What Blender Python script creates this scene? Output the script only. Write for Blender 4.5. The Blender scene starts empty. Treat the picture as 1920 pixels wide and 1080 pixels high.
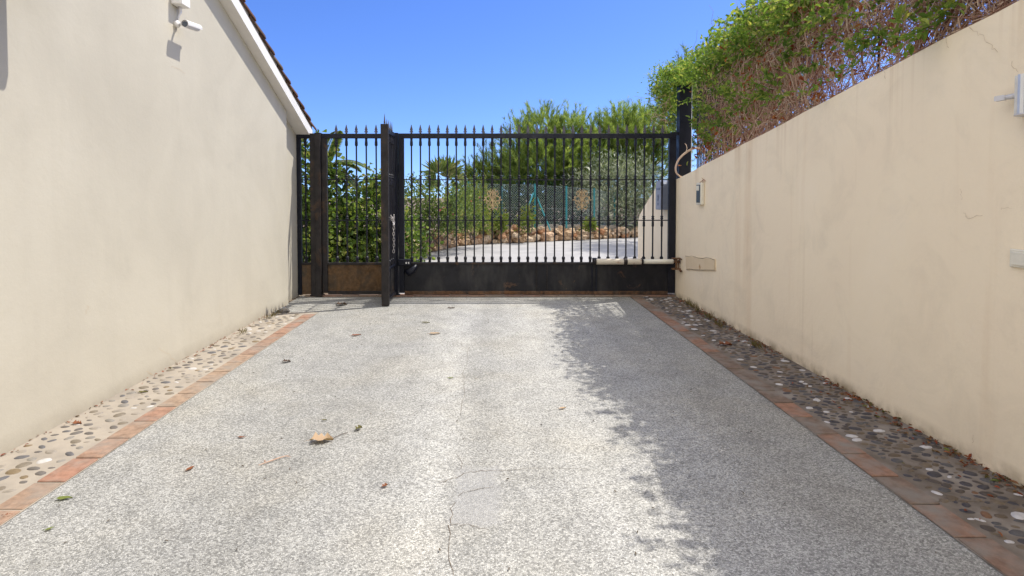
import bpy, math, random
import numpy as np
from mathutils import Vector, Matrix
R = math.radians
random.seed(7); rng = np.random.default_rng(11)
scn = bpy.context.scene; COL = scn.collection

# ------------------------------------------------------------------ camera model (used to measure the place from the photograph)
F, CX, HOR, PITCH, CH = 1050.0, 925.0, 366.0, R(1.8), 1.4
CY = HOR + F*math.tan(PITCH)
def P(px, py, X=None, Y=None, Z=None):
    d = np.array([1.,0,0])*(px-CX)/F + np.array([0, math.sin(PITCH), math.cos(PITCH)])*(CY-py)/F + np.array([0, math.cos(PITCH), -math.sin(PITCH)])
    o = np.array([0,0,CH])
    if X is not None: t = X/d[0]
    elif Y is not None: t = Y/d[1]
    else: t = (Z-CH)/d[2]
    return o + d*t
SUN = np.array([1.0, 0.43, 1.8])       # towards the sun

# ------------------------------------------------------------------ mesh collector
class MB:
    def __init__(s): s.v=[]; s.f=[]; s.m=[]; s.n=0
    def add(s, v, f, m=0):
        v=np.asarray(v,float).reshape(-1,3); s.v.append(v)
        s.f += [tuple(int(i)+s.n for i in q) for q in f]; s.m += [m]*len(f); s.n += len(v); return s
    def box(s, x0,x1,y0,y1,z0,z1, m=0, bev=0):
        if bev:
            b=min(bev,(x1-x0)/3,(y1-y0)/3,(z1-z0)/3)
            vs=[];X=(x0,x1);Y=(y0,y1);Z=(z0,z1);idx={}
            for i in (0,1):
                for j in (0,1):
                    for k in (0,1):
                        sx,sy,sz=(1-2*i)*b,(1-2*j)*b,(1-2*k)*b
                        for a,o in enumerate(((0,sy,sz),(sx,0,sz),(sx,sy,0))):
                            idx[i,j,k,a]=len(vs); vs.append((X[i]+o[0],Y[j]+o[1],Z[k]+o[2]))
            g=lambda i,j,k,a: idx[i,j,k,a]
            fs=[]
            for i in (0,1): fs.append([g(i,0,0,0),g(i,1,0,0),g(i,1,1,0),g(i,0,1,0)])
            for j in (0,1): fs.append([g(0,j,0,1),g(1,j,0,1),g(1,j,1,1),g(0,j,1,1)])
            for k in (0,1): fs.append([g(0,0,k,2),g(1,0,k,2),g(1,1,k,2),g(0,1,k,2)])
            for p in (0,1):
                for q in (0,1):
                    fs.append([g(0,p,q,1),g(1,p,q,1),g(1,p,q,2),g(0,p,q,2)])
                    fs.append([g(p,0,q,0),g(p,1,q,0),g(p,1,q,2),g(p,0,q,2)])
                    fs.append([g(p,q,0,0),g(p,q,1,0),g(p,q,1,1),g(p,q,0,1)])
            for i in (0,1):
                for j in (0,1):
                    for k in (0,1): fs.append([g(i,j,k,0),g(i,j,k,1),g(i,j,k,2)])
            return s.add(vs,fs,m)
        v=[(x,y,z) for x in (x0,x1) for y in (y0,y1) for z in (z0,z1)]
        return s.add(v,[(0,1,3,2),(4,6,7,5),(0,4,5,1),(2,3,7,6),(0,2,6,4),(1,5,7,3)],m)
    def prism(s, poly, axis, a, b, m=0):
        # poly: 2d points in the two other axes (in xyz order), extruded from a to b along axis
        n=len(poly); v=[]
        for t in (a,b):
            for p in poly:
                q=list(p); q.insert(axis,t); v.append(q)
        f=[tuple(range(n)),tuple(range(2*n-1,n-1,-1))]+[(i,(i+1)%n,n+(i+1)%n,n+i) for i in range(n)]
        return s.add(v,f,m)
    def tube(s, pts, rad, n=6, m=0, cap=True):
        pts=np.asarray(pts,float); k=len(pts); rad=np.broadcast_to(np.asarray(rad,float),(k,))
        t=np.gradient(pts,axis=0); t/=np.linalg.norm(t,axis=1)[:,None]+1e-12
        up=np.array([0,0,1.]) if abs(t[0][2])<.9 else np.array([1.,0,0])
        v=[]; a=np.cross(t[0],up); a/=np.linalg.norm(a)
        for i in range(k):
            a=a-t[i]*a.dot(t[i]); a/=np.linalg.norm(a)+1e-12; b=np.cross(t[i],a)
            for j in range(n):
                th=2*math.pi*(j+.5)/n; v.append(pts[i]+rad[i]*(math.cos(th)*a+math.sin(th)*b))
        f=[(i*n+j,i*n+(j+1)%n,(i+1)*n+(j+1)%n,(i+1)*n+j) for i in range(k-1) for j in range(n)]
        if cap: f+=[tuple(range(n-1,-1,-1)),tuple((k-1)*n+j for j in range(n))]
        return s.add(v,f,m)
    def lathe(s, c, prof, n=8, m=0, ax=2):
        v=[];k=len(prof)
        for z,r in prof:
            for j in range(n):
                th=2*math.pi*(j+.5)/n; p=[r*math.cos(th),r*math.sin(th)]; p.insert(ax,z); v.append(np.array(p)+c)
        f=[(i*n+j,i*n+(j+1)%n,(i+1)*n+(j+1)%n,(i+1)*n+j) for i in range(k-1) for j in range(n)]
        f+=[tuple(range(n-1,-1,-1)),tuple((k-1)*n+j for j in range(n))]
        return s.add(v,f,m)
    def strip(s, pts, w, nrm, m=0):
        pts=np.asarray(pts,float); t=np.gradient(pts,axis=0); t/=np.linalg.norm(t,axis=1)[:,None]+1e-12
        sd=np.cross(t,np.asarray(nrm,float)); w=np.broadcast_to(np.asarray(w,float),(len(pts),))[:,None]
        v=np.empty((2*len(pts),3)); v[0::2]=pts+sd*w/2; v[1::2]=pts-sd*w/2
        return s.add(v,[(2*i,2*i+1,2*i+3,2*i+2) for i in range(len(pts)-1)],m)
    def build(s, name, mats, parent=None, smooth=False, origin=None):
        v=np.concatenate(s.v) if s.v else np.zeros((0,3))
        if parent is not None: off=wloc(parent)
        elif origin is not None: off=np.array(origin,float)
        else: off=np.array([(v[:,0].min()+v[:,0].max())/2,(v[:,1].min()+v[:,1].max())/2,v[:,2].min()])
        me=bpy.data.meshes.new(name); me.from_pydata((v-off).tolist(),[],s.f)
        mats=mats if isinstance(mats,(list,tuple)) else [mats]
        for x in mats: me.materials.append(x)
        if len(mats)>1: me.polygons.foreach_set('material_index',s.m)
        if smooth: me.polygons.foreach_set('use_smooth',[True]*len(me.polygons))
        me.update(); o=bpy.data.objects.new(name,me); COL.objects.link(o)
        if parent is not None: o.parent=parent
        else: o.location=off
        return o
def wloc(o):
    l=np.zeros(3)
    while o is not None: l+=np.array(o.location); o=o.parent
    return l
def tag(o,label=None,cat=None,group=None,kind=None):
    for k,x in (('label',label),('category',cat),('group',group),('kind',kind)):
        if x: o[k]=x
    return o
def thing(name,label,cat,loc=(0,0,0),group=None):
    o=bpy.data.objects.new(name,None); COL.objects.link(o); o.location=loc; o.empty_display_size=.2
    return tag(o,label,cat,group)

# ------------------------------------------------------------------ materials
class Mat:
    def __init__(s,name,rough=.7,spec=.3,metal=0.,col=(.5,.5,.5)):
        s.m=bpy.data.materials.new(name); s.m.use_nodes=True; s.nt=s.m.node_tree
        s.b=s.nt.nodes['Principled BSDF']; s.out=s.nt.nodes['Material Output']
        s.b.inputs['Roughness'].default_value=rough; s.b.inputs['Specular IOR Level'].default_value=spec
        s.b.inputs['Metallic'].default_value=metal; s.b.inputs['Base Color'].default_value=(*col,1)
        s._geo=None
    def n(s,t,**kw):
        x=s.nt.nodes.new(t)
        for k,v in kw.items(): setattr(x,k,v)
        return x
    def L(s,a,b): s.nt.links.new(a,b)
    def geo(s):
        if s._geo is None: s._geo=s.n('ShaderNodeNewGeometry')
        return s._geo
    def pos(s,scale=(1,1,1),rot=(0,0,0)):
        mp=s.n('ShaderNodeMapping'); mp.inputs['Scale'].default_value=scale; mp.inputs['Rotation'].default_value=rot
        s.L(s.geo().outputs['Position'],mp.inputs['Vector']); return mp.outputs[0]
    def noise(s,scale,detail=4,rough=.55,vec=None,dist=0):
        x=s.n('ShaderNodeTexNoise'); x.inputs['Scale'].default_value=scale; x.inputs['Detail'].default_value=detail
        x.inputs['Roughness'].default_value=rough; x.inputs['Distortion'].default_value=dist
        s.L(vec if vec is not None else s.geo().outputs['Position'],x.inputs['Vector']); return x.outputs['Fac']
    def vor(s,scale,feature='F1',vec=None,rnd=1):
        x=s.n('ShaderNodeTexVoronoi',feature=feature); x.inputs['Scale'].default_value=scale; x.inputs['Randomness'].default_value=rnd
        s.L(vec if vec is not None else s.geo().outputs['Position'],x.inputs['Vector']); return x
    def ramp(s,fac,stops,const=False):
        x=s.n('ShaderNodeValToRGB'); e=x.color_ramp.elements
        if const: x.color_ramp.interpolation='CONSTANT'
        while len(e)<len(stops): e.new(.5)
        for i,(p,c) in enumerate(stops):
            e[i].position=p; e[i].color=(*c,1) if hasattr(c,'__len__') else (c,c,c,1)
        s.L(fac,x.inputs[0]); return x.outputs[0]
    def mix(s,fac,a,b,mode='MIX'):
        x=s.n('ShaderNodeMix',data_type='RGBA',blend_type=mode)
        for sock,v in ((x.inputs[0],fac),(x.inputs[6],a),(x.inputs[7],b)):
            if hasattr(v,'is_linked') or hasattr(v,'links'): s.L(v,sock)
            elif hasattr(v,'__len__'): sock.default_value=(*v,1)
            else: sock.default_value=v
        return x.outputs[2]
    def island(s): return s.geo().outputs['Random Per Island']
    def color(s,c): s.L(c,s.b.inputs['Base Color']); return s
    def bump(s,h,strength=.3,dist=.01):
        x=s.n('ShaderNodeBump'); x.inputs['Strength'].default_value=strength; x.inputs['Distance'].default_value=dist
        s.L(h,x.inputs['Height']); s.L(x.outputs[0],s.b.inputs['Normal']); return s

def leaf_mat(name, stops, trans=.45, rough=.5, spec=.25, tint=None, clump=None):
    m=Mat(name,rough,spec); c=m.ramp(m.island(),stops)
    if clump and clump<0: c=m.mix(1,c,m.ramp(m.noise(-clump,3,.6),[(.36,(.72,.75,.7)),(.6,(1.15,1.12,1.0))]),'MULTIPLY')
    elif clump: c=m.mix(1,c,m.ramp(m.noise(clump,3,.6),[(.36,(.42,.48,.45)),(.6,(1.1,1.08,1.0))]),'MULTIPLY')
    m.color(c)
    tr=m.n('ShaderNodeBsdfTranslucent'); mx=m.n('ShaderNodeMixShader'); mx.inputs[0].default_value=trans
    tc=m.mix(1.0,c,tint or (1.0,1.0,.55),'MULTIPLY')
    m.L(tc,tr.inputs['Color']); m.L(m.b.outputs[0],mx.inputs[1]); m.L(tr.outputs[0],mx.inputs[2]); m.L(mx.outputs[0],m.out.inputs['Surface'])
    return m.m

def M_road():
    m=Mat('exposed aggregate concrete',.75,.25)
    warp=m.noise(60,2); big=m.noise(.9,5,.6,dist=.4); mid=m.noise(4.5,4,.6)
    v=m.vor(142); e=m.vor(142,'DISTANCE_TO_EDGE'); v2=m.vor(230)
    chip=m.ramp(m.vor_val(v),[(0,.22),(.25,.32),(.6,.42),(1,.57)])
    tone=m.ramp(big,[(.3,(.90,.895,.85)),(.5,(.97,.955,.88)),(.68,(1.0,.96,.84))])
    dirt=m.ramp(mid,[(.32,.84),(.55,1.0)])
    c=m.mix(1,chip,tone,'MULTIPLY'); c=m.mix(1,c,dirt,'MULTIPLY')
    track=m.noise(1.0,3,.5,m.pos((1.5,.07,1))); c=m.mix(1,c,m.ramp(track,[(.35,.86),(.6,1.04)]),'MULTIPLY')
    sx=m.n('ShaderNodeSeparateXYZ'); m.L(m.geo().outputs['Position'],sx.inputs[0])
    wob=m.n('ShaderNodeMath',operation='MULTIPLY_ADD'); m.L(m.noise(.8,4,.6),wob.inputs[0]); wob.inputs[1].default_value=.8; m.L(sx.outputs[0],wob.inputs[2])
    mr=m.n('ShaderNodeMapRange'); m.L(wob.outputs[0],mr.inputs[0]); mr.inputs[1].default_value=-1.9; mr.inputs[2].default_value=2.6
    c=m.mix(1,c,m.ramp(mr.outputs[0],[(0,.95),(.2,.84),(.37,.90),(.44,1.12),(.49,.99),(.60,1.2),(.72,1.08),(1,.9)]),'MULTIPLY')  # bleached centre strip; sunlit brightness beside the hedge shadow painted into the albedo
    def sm(v,lo,hi):
        x=m.n('ShaderNodeMapRange',interpolation_type='SMOOTHSTEP'); m.L(v,x.inputs[0]); x.inputs[1].default_value=lo; x.inputs[2].default_value=hi; return x.outputs[0]
    def mul(a,b):
        x=m.n('ShaderNodeMath',operation='MULTIPLY'); m.L(a,x.inputs[0]); m.L(b,x.inputs[1]); return x.outputs[0]
    def off(v,k):
        x=m.n('ShaderNodeMath',operation='MULTIPLY_ADD'); m.L(m.noise(9,4,.6),x.inputs[0]); x.inputs[1].default_value=k; m.L(v,x.inputs[2]); return x.outputs[0]
    px_=off(sx.outputs[0],.10); py_=off(sx.outputs[1],.12)
    patch=mul(mul(sm(px_,-.15,-.11),sm(px_,.11,.05)),mul(sm(py_,2.36,2.42),sm(py_,2.92,2.84)))
    pk=m.n('ShaderNodeMath',operation='MULTIPLY'); m.L(patch,pk.inputs[0]); pk.inputs[1].default_value=.55
    c=m.mix(pk.outputs[0],c,(.365,.362,.352))
    grout=m.ramp(e.outputs['Distance'],[(.0,.36),(.085,1)])
    c=m.mix(1,c,grout,'MULTIPLY')
    speck=m.ramp(m.vor_val(v2),[(0,.55),(.12,1)],False); c=m.mix(.6,c,speck,'MULTIPLY')
    m.color(c); m.bump(e.outputs['Distance'],.55,.006); return m.m
def _vv(s,v):
    x=s.n('ShaderNodeSeparateColor'); s.L(v.outputs['Color'],x.inputs[0]); return x.outputs[0]
Mat.vor_val=_vv
def M_plain_noise(name,stops,scale,rough=.8,bumps=((40,.2,.004),),spec=.2,detail=5):
    m=Mat(name,rough,spec); m.color(m.ramp(m.noise(scale,detail,.6),stops))
    for s,a,d in bumps: m.bump(m.noise(s,4),a,d)
    return m.m
def M_plaster_left():
    m=Mat('pale cream render',.9,.15)
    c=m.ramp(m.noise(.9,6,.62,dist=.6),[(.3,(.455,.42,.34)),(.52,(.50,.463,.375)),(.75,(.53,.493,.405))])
    sm=m.ramp(m.noise(2.2,5,.6,m.pos((1,.6,1.2)),1.0),[(.6,1.0),(.78,.95)]); c=m.mix(1,c,sm,'MULTIPLY')
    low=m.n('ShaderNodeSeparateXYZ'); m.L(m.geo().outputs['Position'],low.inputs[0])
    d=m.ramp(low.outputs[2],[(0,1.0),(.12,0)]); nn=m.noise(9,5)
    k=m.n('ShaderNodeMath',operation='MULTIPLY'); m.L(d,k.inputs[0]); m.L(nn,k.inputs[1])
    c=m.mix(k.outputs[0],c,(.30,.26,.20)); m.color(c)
    st=m.ramp(m.noise(1.0,5,.65,m.pos((1,1.9,.28)),.5),[(.5,0),(.75,.22)]); c=m.mix(st,c,(.37,.34,.28)); m.color(c)
    m.bump(m.noise(20,7,.7),.2,.01); return m.m
def M_plaster_right():
    m=Mat('warm cream render',.9,.15)
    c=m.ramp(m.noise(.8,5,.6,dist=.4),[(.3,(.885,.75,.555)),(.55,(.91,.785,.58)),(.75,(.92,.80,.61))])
    st=m.ramp(m.noise(1.0,5,.6,m.pos((1,2.6,.16))),[(.58,0),(.75,.32)])
    c=m.mix(st,c,(.62,.42,.23))
    st2=m.ramp(m.noise(1.0,4,.6,m.pos((1,7,.3))),[(.64,0),(.78,.25)]); c=m.mix(st2,c,(.50,.37,.23))
    low=m.n('ShaderNodeSeparateXYZ'); m.L(m.geo().outputs['Position'],low.inputs[0])
    tp=m.n('ShaderNodeMath',operation='MULTIPLY_ADD'); m.L(low.outputs[1],tp.inputs[0]); tp.inputs[1].default_value=-.1435; tp.inputs[2].default_value=2.7228
    dd=m.n('ShaderNodeMath',operation='SUBTRACT'); m.L(tp.outputs[0],dd.inputs[0]); m.L(low.outputs[2],dd.inputs[1])
    fade=m.ramp(dd.outputs[0],[(0,1),(.06,.75),(.3,.25),(.6,0)]); drip=m.ramp(m.noise(1.0,4,.65,m.pos((1,5.5,.12))),[(.54,0),(.72,.6)])
    kk=m.n('ShaderNodeMath',operation='MULTIPLY'); m.L(fade,kk.inputs[0]); m.L(drip,kk.inputs[1])
    c=m.mix(kk.outputs[0],c,(.52,.35,.19))
    gr=m.ramp(m.noise(2.3,6,.65,dist=.8),[(.5,1.0),(.75,.9)]); c=m.mix(1,c,gr,'MULTIPLY')
    d=m.ramp(low.outputs[2],[(0,1.0),(.10,0)]); nn=m.ramp(m.noise(7,5),[(.35,0),(.65,1)])
    k=m.n('ShaderNodeMath',operation='MULTIPLY'); m.L(d,k.inputs[0]); m.L(nn,k.inputs[1])
    c=m.mix(k.outputs[0],c,(.24,.18,.10)); m.color(c)
    m.bump(m.noise(20,7,.7),.3,.012); return m.m
def M_steel(name,base=(.004,.005,.010),rough=.36,rust=.0,dust=.0,rustcol=(.11,.055,.025)):
    m=Mat(name,rough,.32); n=m.noise(6,6,.65,dist=.5)
    c=m.ramp(n,[(.35,base),(.7,tuple(b*2.0 for b in base))])
    if rust: c=m.mix(m.ramp(m.noise(4.5,6,.7,m.pos((1,1,.7)),.8),[(.62-rust*.5,0),(.75-rust*.4,.95)]),c,m.ramp(m.noise(25,4),[(.3,rustcol),(.7,tuple(x*1.9 for x in rustcol))]))
    if dust: c=m.mix(m.ramp(m.noise(3,5,.6,m.pos((1,1,.35))),[(.46,0),(.72,dust)]),c,(.16,.15,.13))
    m.color(c); m.L(m.ramp(m.noise(9,5),[(.3,rough*.8),(.7,min(1,rough*1.9))]),m.b.inputs['Roughness'])
    m.bump(m.noise(45,4),.12,.003); return m.m
def M_pebble(name,stops,rough=.6):
    m=Mat(name,rough,.3); c=m.ramp(m.island(),stops,True); c=m.mix(.5,c,m.ramp(m.noise(40,4),[(.3,.6),(.7,1.15)]),'MULTIPLY'); m.color(c); return m.m
def M_bright(name,col,rough=.5,spec=.3,var=.12,scale=15,metal=0):
    m=Mat(name,rough,spec,metal); a=tuple(x*(1-var) for x in col); b=tuple(min(1,x*(1+var)) for x in col)
    m.color(m.ramp(m.noise(scale,5,.6),[(.3,a),(.7,b)])); return m.m

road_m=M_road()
plL=M_plaster_left(); plR=M_plaster_right()
steel=M_steel('black painted steel'); steel_bar=M_steel('black wrought iron',(.006,.006,.010),.4)
steel_rust=M_steel('weathered brown steel',(.014,.012,.012),.45,.16,0,(.05,.028,.014))
panel_rust=M_steel('rusty brown sheet steel',(.03,.022,.014),.55,.55,.25,(.075,.042,.018))
panel_blk=M_steel('dusty black sheet steel',(.006,.006,.008),.36,.05,.30)
finial_m=M_steel('grey iron finial',(.055,.05,.06),.45,.0)
white=M_bright('white painted trim',(.72,.70,.66),.6,.3,.05,4)
cement=M_bright('cement mortar',(.34,.31,.27),.9,.1,.25,12)
tile_m=(lambda m:(m.color(m.mix(1,m.ramp(m.island(),[(0,(.09,.05,.035)),(.5,(.13,.07,.045)),(1,(.14,.11,.085))]),m.ramp(m.noise(12,5),[(.3,.55),(.7,1.2)]),'MULTIPLY')),m.m)[1])(Mat('weathered roof tile',.85,.15))
def M_brick(name,stops,dirt):
    m=Mat(name,.85,.15); c=m.ramp(m.island(),stops); c=m.mix(1,c,m.ramp(m.noise(22,6,.65),[(.3,.62),(.65,1.1)]),'MULTIPLY')
    c=m.mix(m.ramp(m.noise(5,5,.6),[(.45,0),(.7,dirt)]),c,(.24,.22,.19)); m.color(c); m.bump(m.noise(50,4),.3,.003); return m.m
brickL=M_brick('terracotta edging',[(0,(.29,.185,.13)),(.35,(.32,.235,.165)),(.7,(.31,.17,.115)),(1,(.27,.215,.16))],.7)
brickR=M_brick('old terracotta edging',[(0,(.22,.155,.115)),(.4,(.20,.145,.11)),(.6,(.32,.175,.115)),(.8,(.25,.16,.115)),(1,(.36,.17,.10))],.95)
bedL=M_plain_noise('pale bedding concrete',[(.3,(.25,.22,.18)),(.6,(.35,.305,.245)),(.75,(.30,.275,.235))],3.2,.9,((60,.3,.004),))
bedR=M_plain_noise('grey bedding concrete',[(.3,(.12,.098,.075)),(.5,(.19,.16,.13)),(.7,(.27,.24,.205))],5.0,.9,((60,.4,.005),))
pebL=M_pebble('smooth pebbles',[(0,(.13,.115,.10)),(.22,(.18,.15,.11)),(.42,(.22,.20,.17)),(.56,(.11,.105,.105)),(.66,(.27,.235,.19)),(.86,(.46,.44,.41)),(.95,(.19,.14,.08))])
pebR=M_pebble('dark pebbles',[(0,(.06,.055,.06)),(.2,(.12,.09,.062)),(.42,(.09,.085,.085)),(.58,(.15,.115,.08)),(.72,(.075,.06,.05)),(.86,(.52,.50,.49)),(.955,(.17,.09,.05))])
soil=M_plain_noise('dry soil',[(.3,(.10,.07,.045)),(.7,(.22,.17,.12))],1.5)
farroad=M_plain_noise('pale concrete road',[(.3,(.27,.265,.26)),(.6,(.36,.35,.34)),(.75,(.31,.305,.30))],1.2,.85,((50,.3,.004),))
rock_m=(lambda m:(m.color(m.mix(1,m.ramp(m.island(),[(0,(.34,.22,.13)),(.3,(.46,.33,.21)),(.65,(.55,.43,.31)),(1,(.40,.20,.10))]),m.ramp(m.noise(14,6,.65),[(.3,.5),(.65,1.15)]),'MULTIPLY')),m.bump(m.noise(18,6,.6),.7,.03),m.m)[2])(Mat('tan limestone rock',.9,.1))
tealm=M_bright('green painted post',(.03,.19,.20),.5,.3)
wire_m=M_bright('galvanised wire',(.30,.36,.34),.5,.4)
gold_m=M_bright('faded gilt iron',(.46,.34,.19),.55,.3,.4,30)
alu=M_bright('brushed aluminium',(.66,.65,.62),.38,.5,.06,30,.35)
lampw=M_bright('light grey metal',(.62,.61,.62),.4,.4,.06,20)
cream_pl=M_bright('cream plastic',(.74,.70,.58),.45,.4,.05,30)
cream_rust=(lambda m:(m.color(m.mix(m.ramp(m.noise(9,6,.7),[(.56,0),(.72,1)]),(.62,.56,.45),(.30,.12,.04))),m.m)[1])(Mat('cream enamel with rust',.45,.35))
bluegrey=M_bright('blue grey painted metal',(.17,.20,.27),.45,.4,.1,20)
greyblue_l=M_bright('pale grey enamel',(.33,.35,.42),.45,.4,.1,20)
darkpanel=M_bright('dark smoked panel',(.07,.085,.11),.25,.5)
chain_m=M_bright('galvanised chain',(.45,.42,.40),.4,.5,.2,40,.6)
crack_m=M_bright('crack line',(.16,.13,.10),.95,.05)
crackw_m=M_bright('fine wall crack',(.52,.40,.27),.95,.05)
bark=M_plain_noise('grey brown bark',[(.3,(.06,.045,.035)),(.7,(.17,.13,.10))],14,.9,((40,.6,.01),))
twig_m=(lambda m:(m.color(m.ramp(m.island(),[(0,(.16,.075,.05)),(.3,(.34,.19,.135)),(.7,(.52,.36,.26)),(1,(.68,.55,.42))])),m.m)[1])(Mat('dry vine stem',.85,.15))
hedge_l=leaf_mat('vine leaf',[(0,(.11,.20,.04)),(.45,(.21,.33,.075)),(.8,(.33,.43,.12)),(1,(.50,.50,.15))],.6,clump=-3.5)
hedge_d=leaf_mat('dead vine leaf',[(0,(.24,.06,.02)),(.5,(.38,.12,.035)),(1,(.45,.22,.07))],.45,tint=(1,.8,.6))
ivy_l=leaf_mat('broad ivy leaf',[(0,(.07,.13,.03)),(.5,(.18,.27,.06)),(.85,(.32,.40,.11)),(1,(.45,.42,.15))],.5,.38,.4,clump=3)
bou_l=leaf_mat('bougainvillea leaf',[(0,(.07,.12,.04)),(.5,(.17,.24,.075)),(.9,(.30,.37,.13)),(1,(.38,.35,.15))],.45,.4,.35,clump=2.5)
flow_p=leaf_mat('pink bract',[(0,(.55,.06,.22)),(.6,(.62,.10,.25)),(1,(.62,.22,.12))],.5,tint=(1,.7,.8))
pine_l=leaf_mat('pine needle',[(0,(.14,.21,.05)),(.4,(.26,.38,.10)),(.8,(.43,.53,.17)),(1,(.56,.61,.26))],.55,clump=2.2)
pine_d=leaf_mat('pine needle dark',[(0,(.08,.13,.035)),(.5,(.17,.25,.06)),(1,(.32,.38,.11))],.5,clump=2.2)
ole_l=leaf_mat('silver green leaf',[(0,(.10,.13,.07)),(.5,(.28,.33,.23)),(1,(.60,.63,.54))],.3,.35,.5,clump=1.6)
bush_l=leaf_mat('dark shrub leaf',[(0,(.012,.03,.012)),(.5,(.022,.05,.018)),(1,(.05,.085,.03))],.25,.8,.08)
palm_l=leaf_mat('palm leaflet',[(0,(.08,.14,.03)),(.6,(.15,.21,.05)),(1,(.34,.33,.13))],.4,.35,.4)
plant_l=leaf_mat('young plant leaf',[(0,(.10,.17,.03)),(.6,(.19,.25,.05)),(1,(.28,.26,.07))],.45)
grass_m=leaf_mat('dry weed',[(0,(.12,.12,.03)),(.5,(.22,.17,.07)),(1,(.10,.07,.04))],.4)
litter_m=leaf_mat('fallen leaf',[(0,(.16,.05,.02)),(.35,(.30,.07,.03)),(.6,(.24,.13,.05)),(.85,(.12,.07,.04)),(1,(.16,.18,.04))],.2)

# ------------------------------------------------------------------ world, sun, camera
w=bpy.data.worlds.new('World'); scn.world=w; w.use_nodes=True
sky=w.node_tree.nodes.new('ShaderNodeTexSky'); sky.sky_type='NISHITA'; sky.sun_disc=False
el=math.atan2(SUN[2],math.hypot(SUN[0],SUN[1])); az=math.atan2(SUN[0],SUN[1])
sky.sun_elevation=el; sky.sun_rotation=az; sky.altitude=600; sky.air_density=.9; sky.dust_density=.6; sky.ozone_density=5.0
N=w.node_tree.nodes; K=w.node_tree.links
def wn(t,**kw):
    x=N.new(t)
    for k,v in kw.items(): setattr(x,k,v)
    return x
tc=wn('ShaderNodeTexCoord'); sx=wn('ShaderNodeSeparateXYZ'); K.new(tc.outputs['Generated'],sx.inputs[0])
zz=wn('ShaderNodeMath',operation='MULTIPLY_ADD'); K.new(sx.outputs[2],zz.inputs[0]); zz.inputs[1].default_value=.9; zz.inputs[2].default_value=.085
cb=wn('ShaderNodeCombineXYZ'); K.new(sx.outputs[0],cb.inputs[0]); K.new(sx.outputs[1],cb.inputs[1]); K.new(zz.outputs[0],cb.inputs[2])
nm=wn('ShaderNodeVectorMath',operation='NORMALIZE'); K.new(cb.outputs[0],nm.inputs[0]); K.new(nm.outputs[0],sky.inputs['Vector'])
hs=wn('ShaderNodeHueSaturation'); hs.inputs['Hue'].default_value=.516; hs.inputs['Saturation'].default_value=1.2; hs.inputs['Value'].default_value=.74; K.new(sky.outputs[0],hs.inputs['Color'])
# added broken white cloud behind the viewer, unseen neutral fill for the shade
dt=wn('ShaderNodeVectorMath',operation='DOT_PRODUCT'); K.new(tc.outputs['Generated'],dt.inputs[0]); dt.inputs[1].default_value=(-.15,-.85,.5)
mr=wn('ShaderNodeMapRange',interpolation_type='SMOOTHSTEP'); K.new(dt.outputs['Value'],mr.inputs[0]); mr.inputs[1].default_value=-.05; mr.inputs[2].default_value=.45
cn=wn('ShaderNodeTexNoise'); cn.inputs['Scale'].default_value=3.2; cn.inputs['Detail'].default_value=7; cn.inputs['Roughness'].default_value=.6; K.new(tc.outputs['Generated'],cn.inputs['Vector'])
cr=wn('ShaderNodeMapRange',interpolation_type='SMOOTHSTEP'); K.new(cn.outputs['Fac'],cr.inputs[0]); cr.inputs[1].default_value=.36; cr.inputs[2].default_value=.6
cm=wn('ShaderNodeMath',operation='MULTIPLY'); K.new(mr.outputs[0],cm.inputs[0]); K.new(cr.outputs[0],cm.inputs[1])
mx=wn('ShaderNodeMix',data_type='RGBA'); K.new(cm.outputs[0],mx.inputs[0]); K.new(hs.outputs[0],mx.inputs[6]); mx.inputs[7].default_value=(7.6,7.3,6.8,1)
bg=N['Background']; bg.inputs['Strength'].default_value=.15
K.new(mx.outputs[2],bg.inputs['Color'])
sl=bpy.data.lights.new('sun','SUN'); sl.energy=2.6; sl.angle=R(.53); sl.color=(1,.95,.87)
so=bpy.data.objects.new('sun',sl); COL.objects.link(so); so.rotation_euler=Vector(-SUN).to_track_quat('-Z','Y').to_euler(); so.location=(6,4,12)
cam=bpy.data.cameras.new('camera'); co=bpy.data.objects.new('camera',cam); COL.objects.link(co); scn.camera=co
cam.sensor_width=36; cam.lens=F/1920*36; cam.shift_x=(960-CX)/1920; cam.shift_y=(CY-540)/1920
cam.clip_start=.05; cam.clip_end=2000; co.location=(0,0,CH); co.rotation_euler=(R(90)-PITCH,0,0)
vs=scn.view_settings; vs.view_transform='Standard'; vs.look='None'; vs.exposure=1.07; vs.gamma=1
scn.cycles.max_bounces=8; scn.cycles.diffuse_bounces=5; scn.cycles.transparent_max_bounces=6

GY=7.72                      # the plane of the gate
XL,XR=-2.63,2.515            # house wall, garden wall
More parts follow.
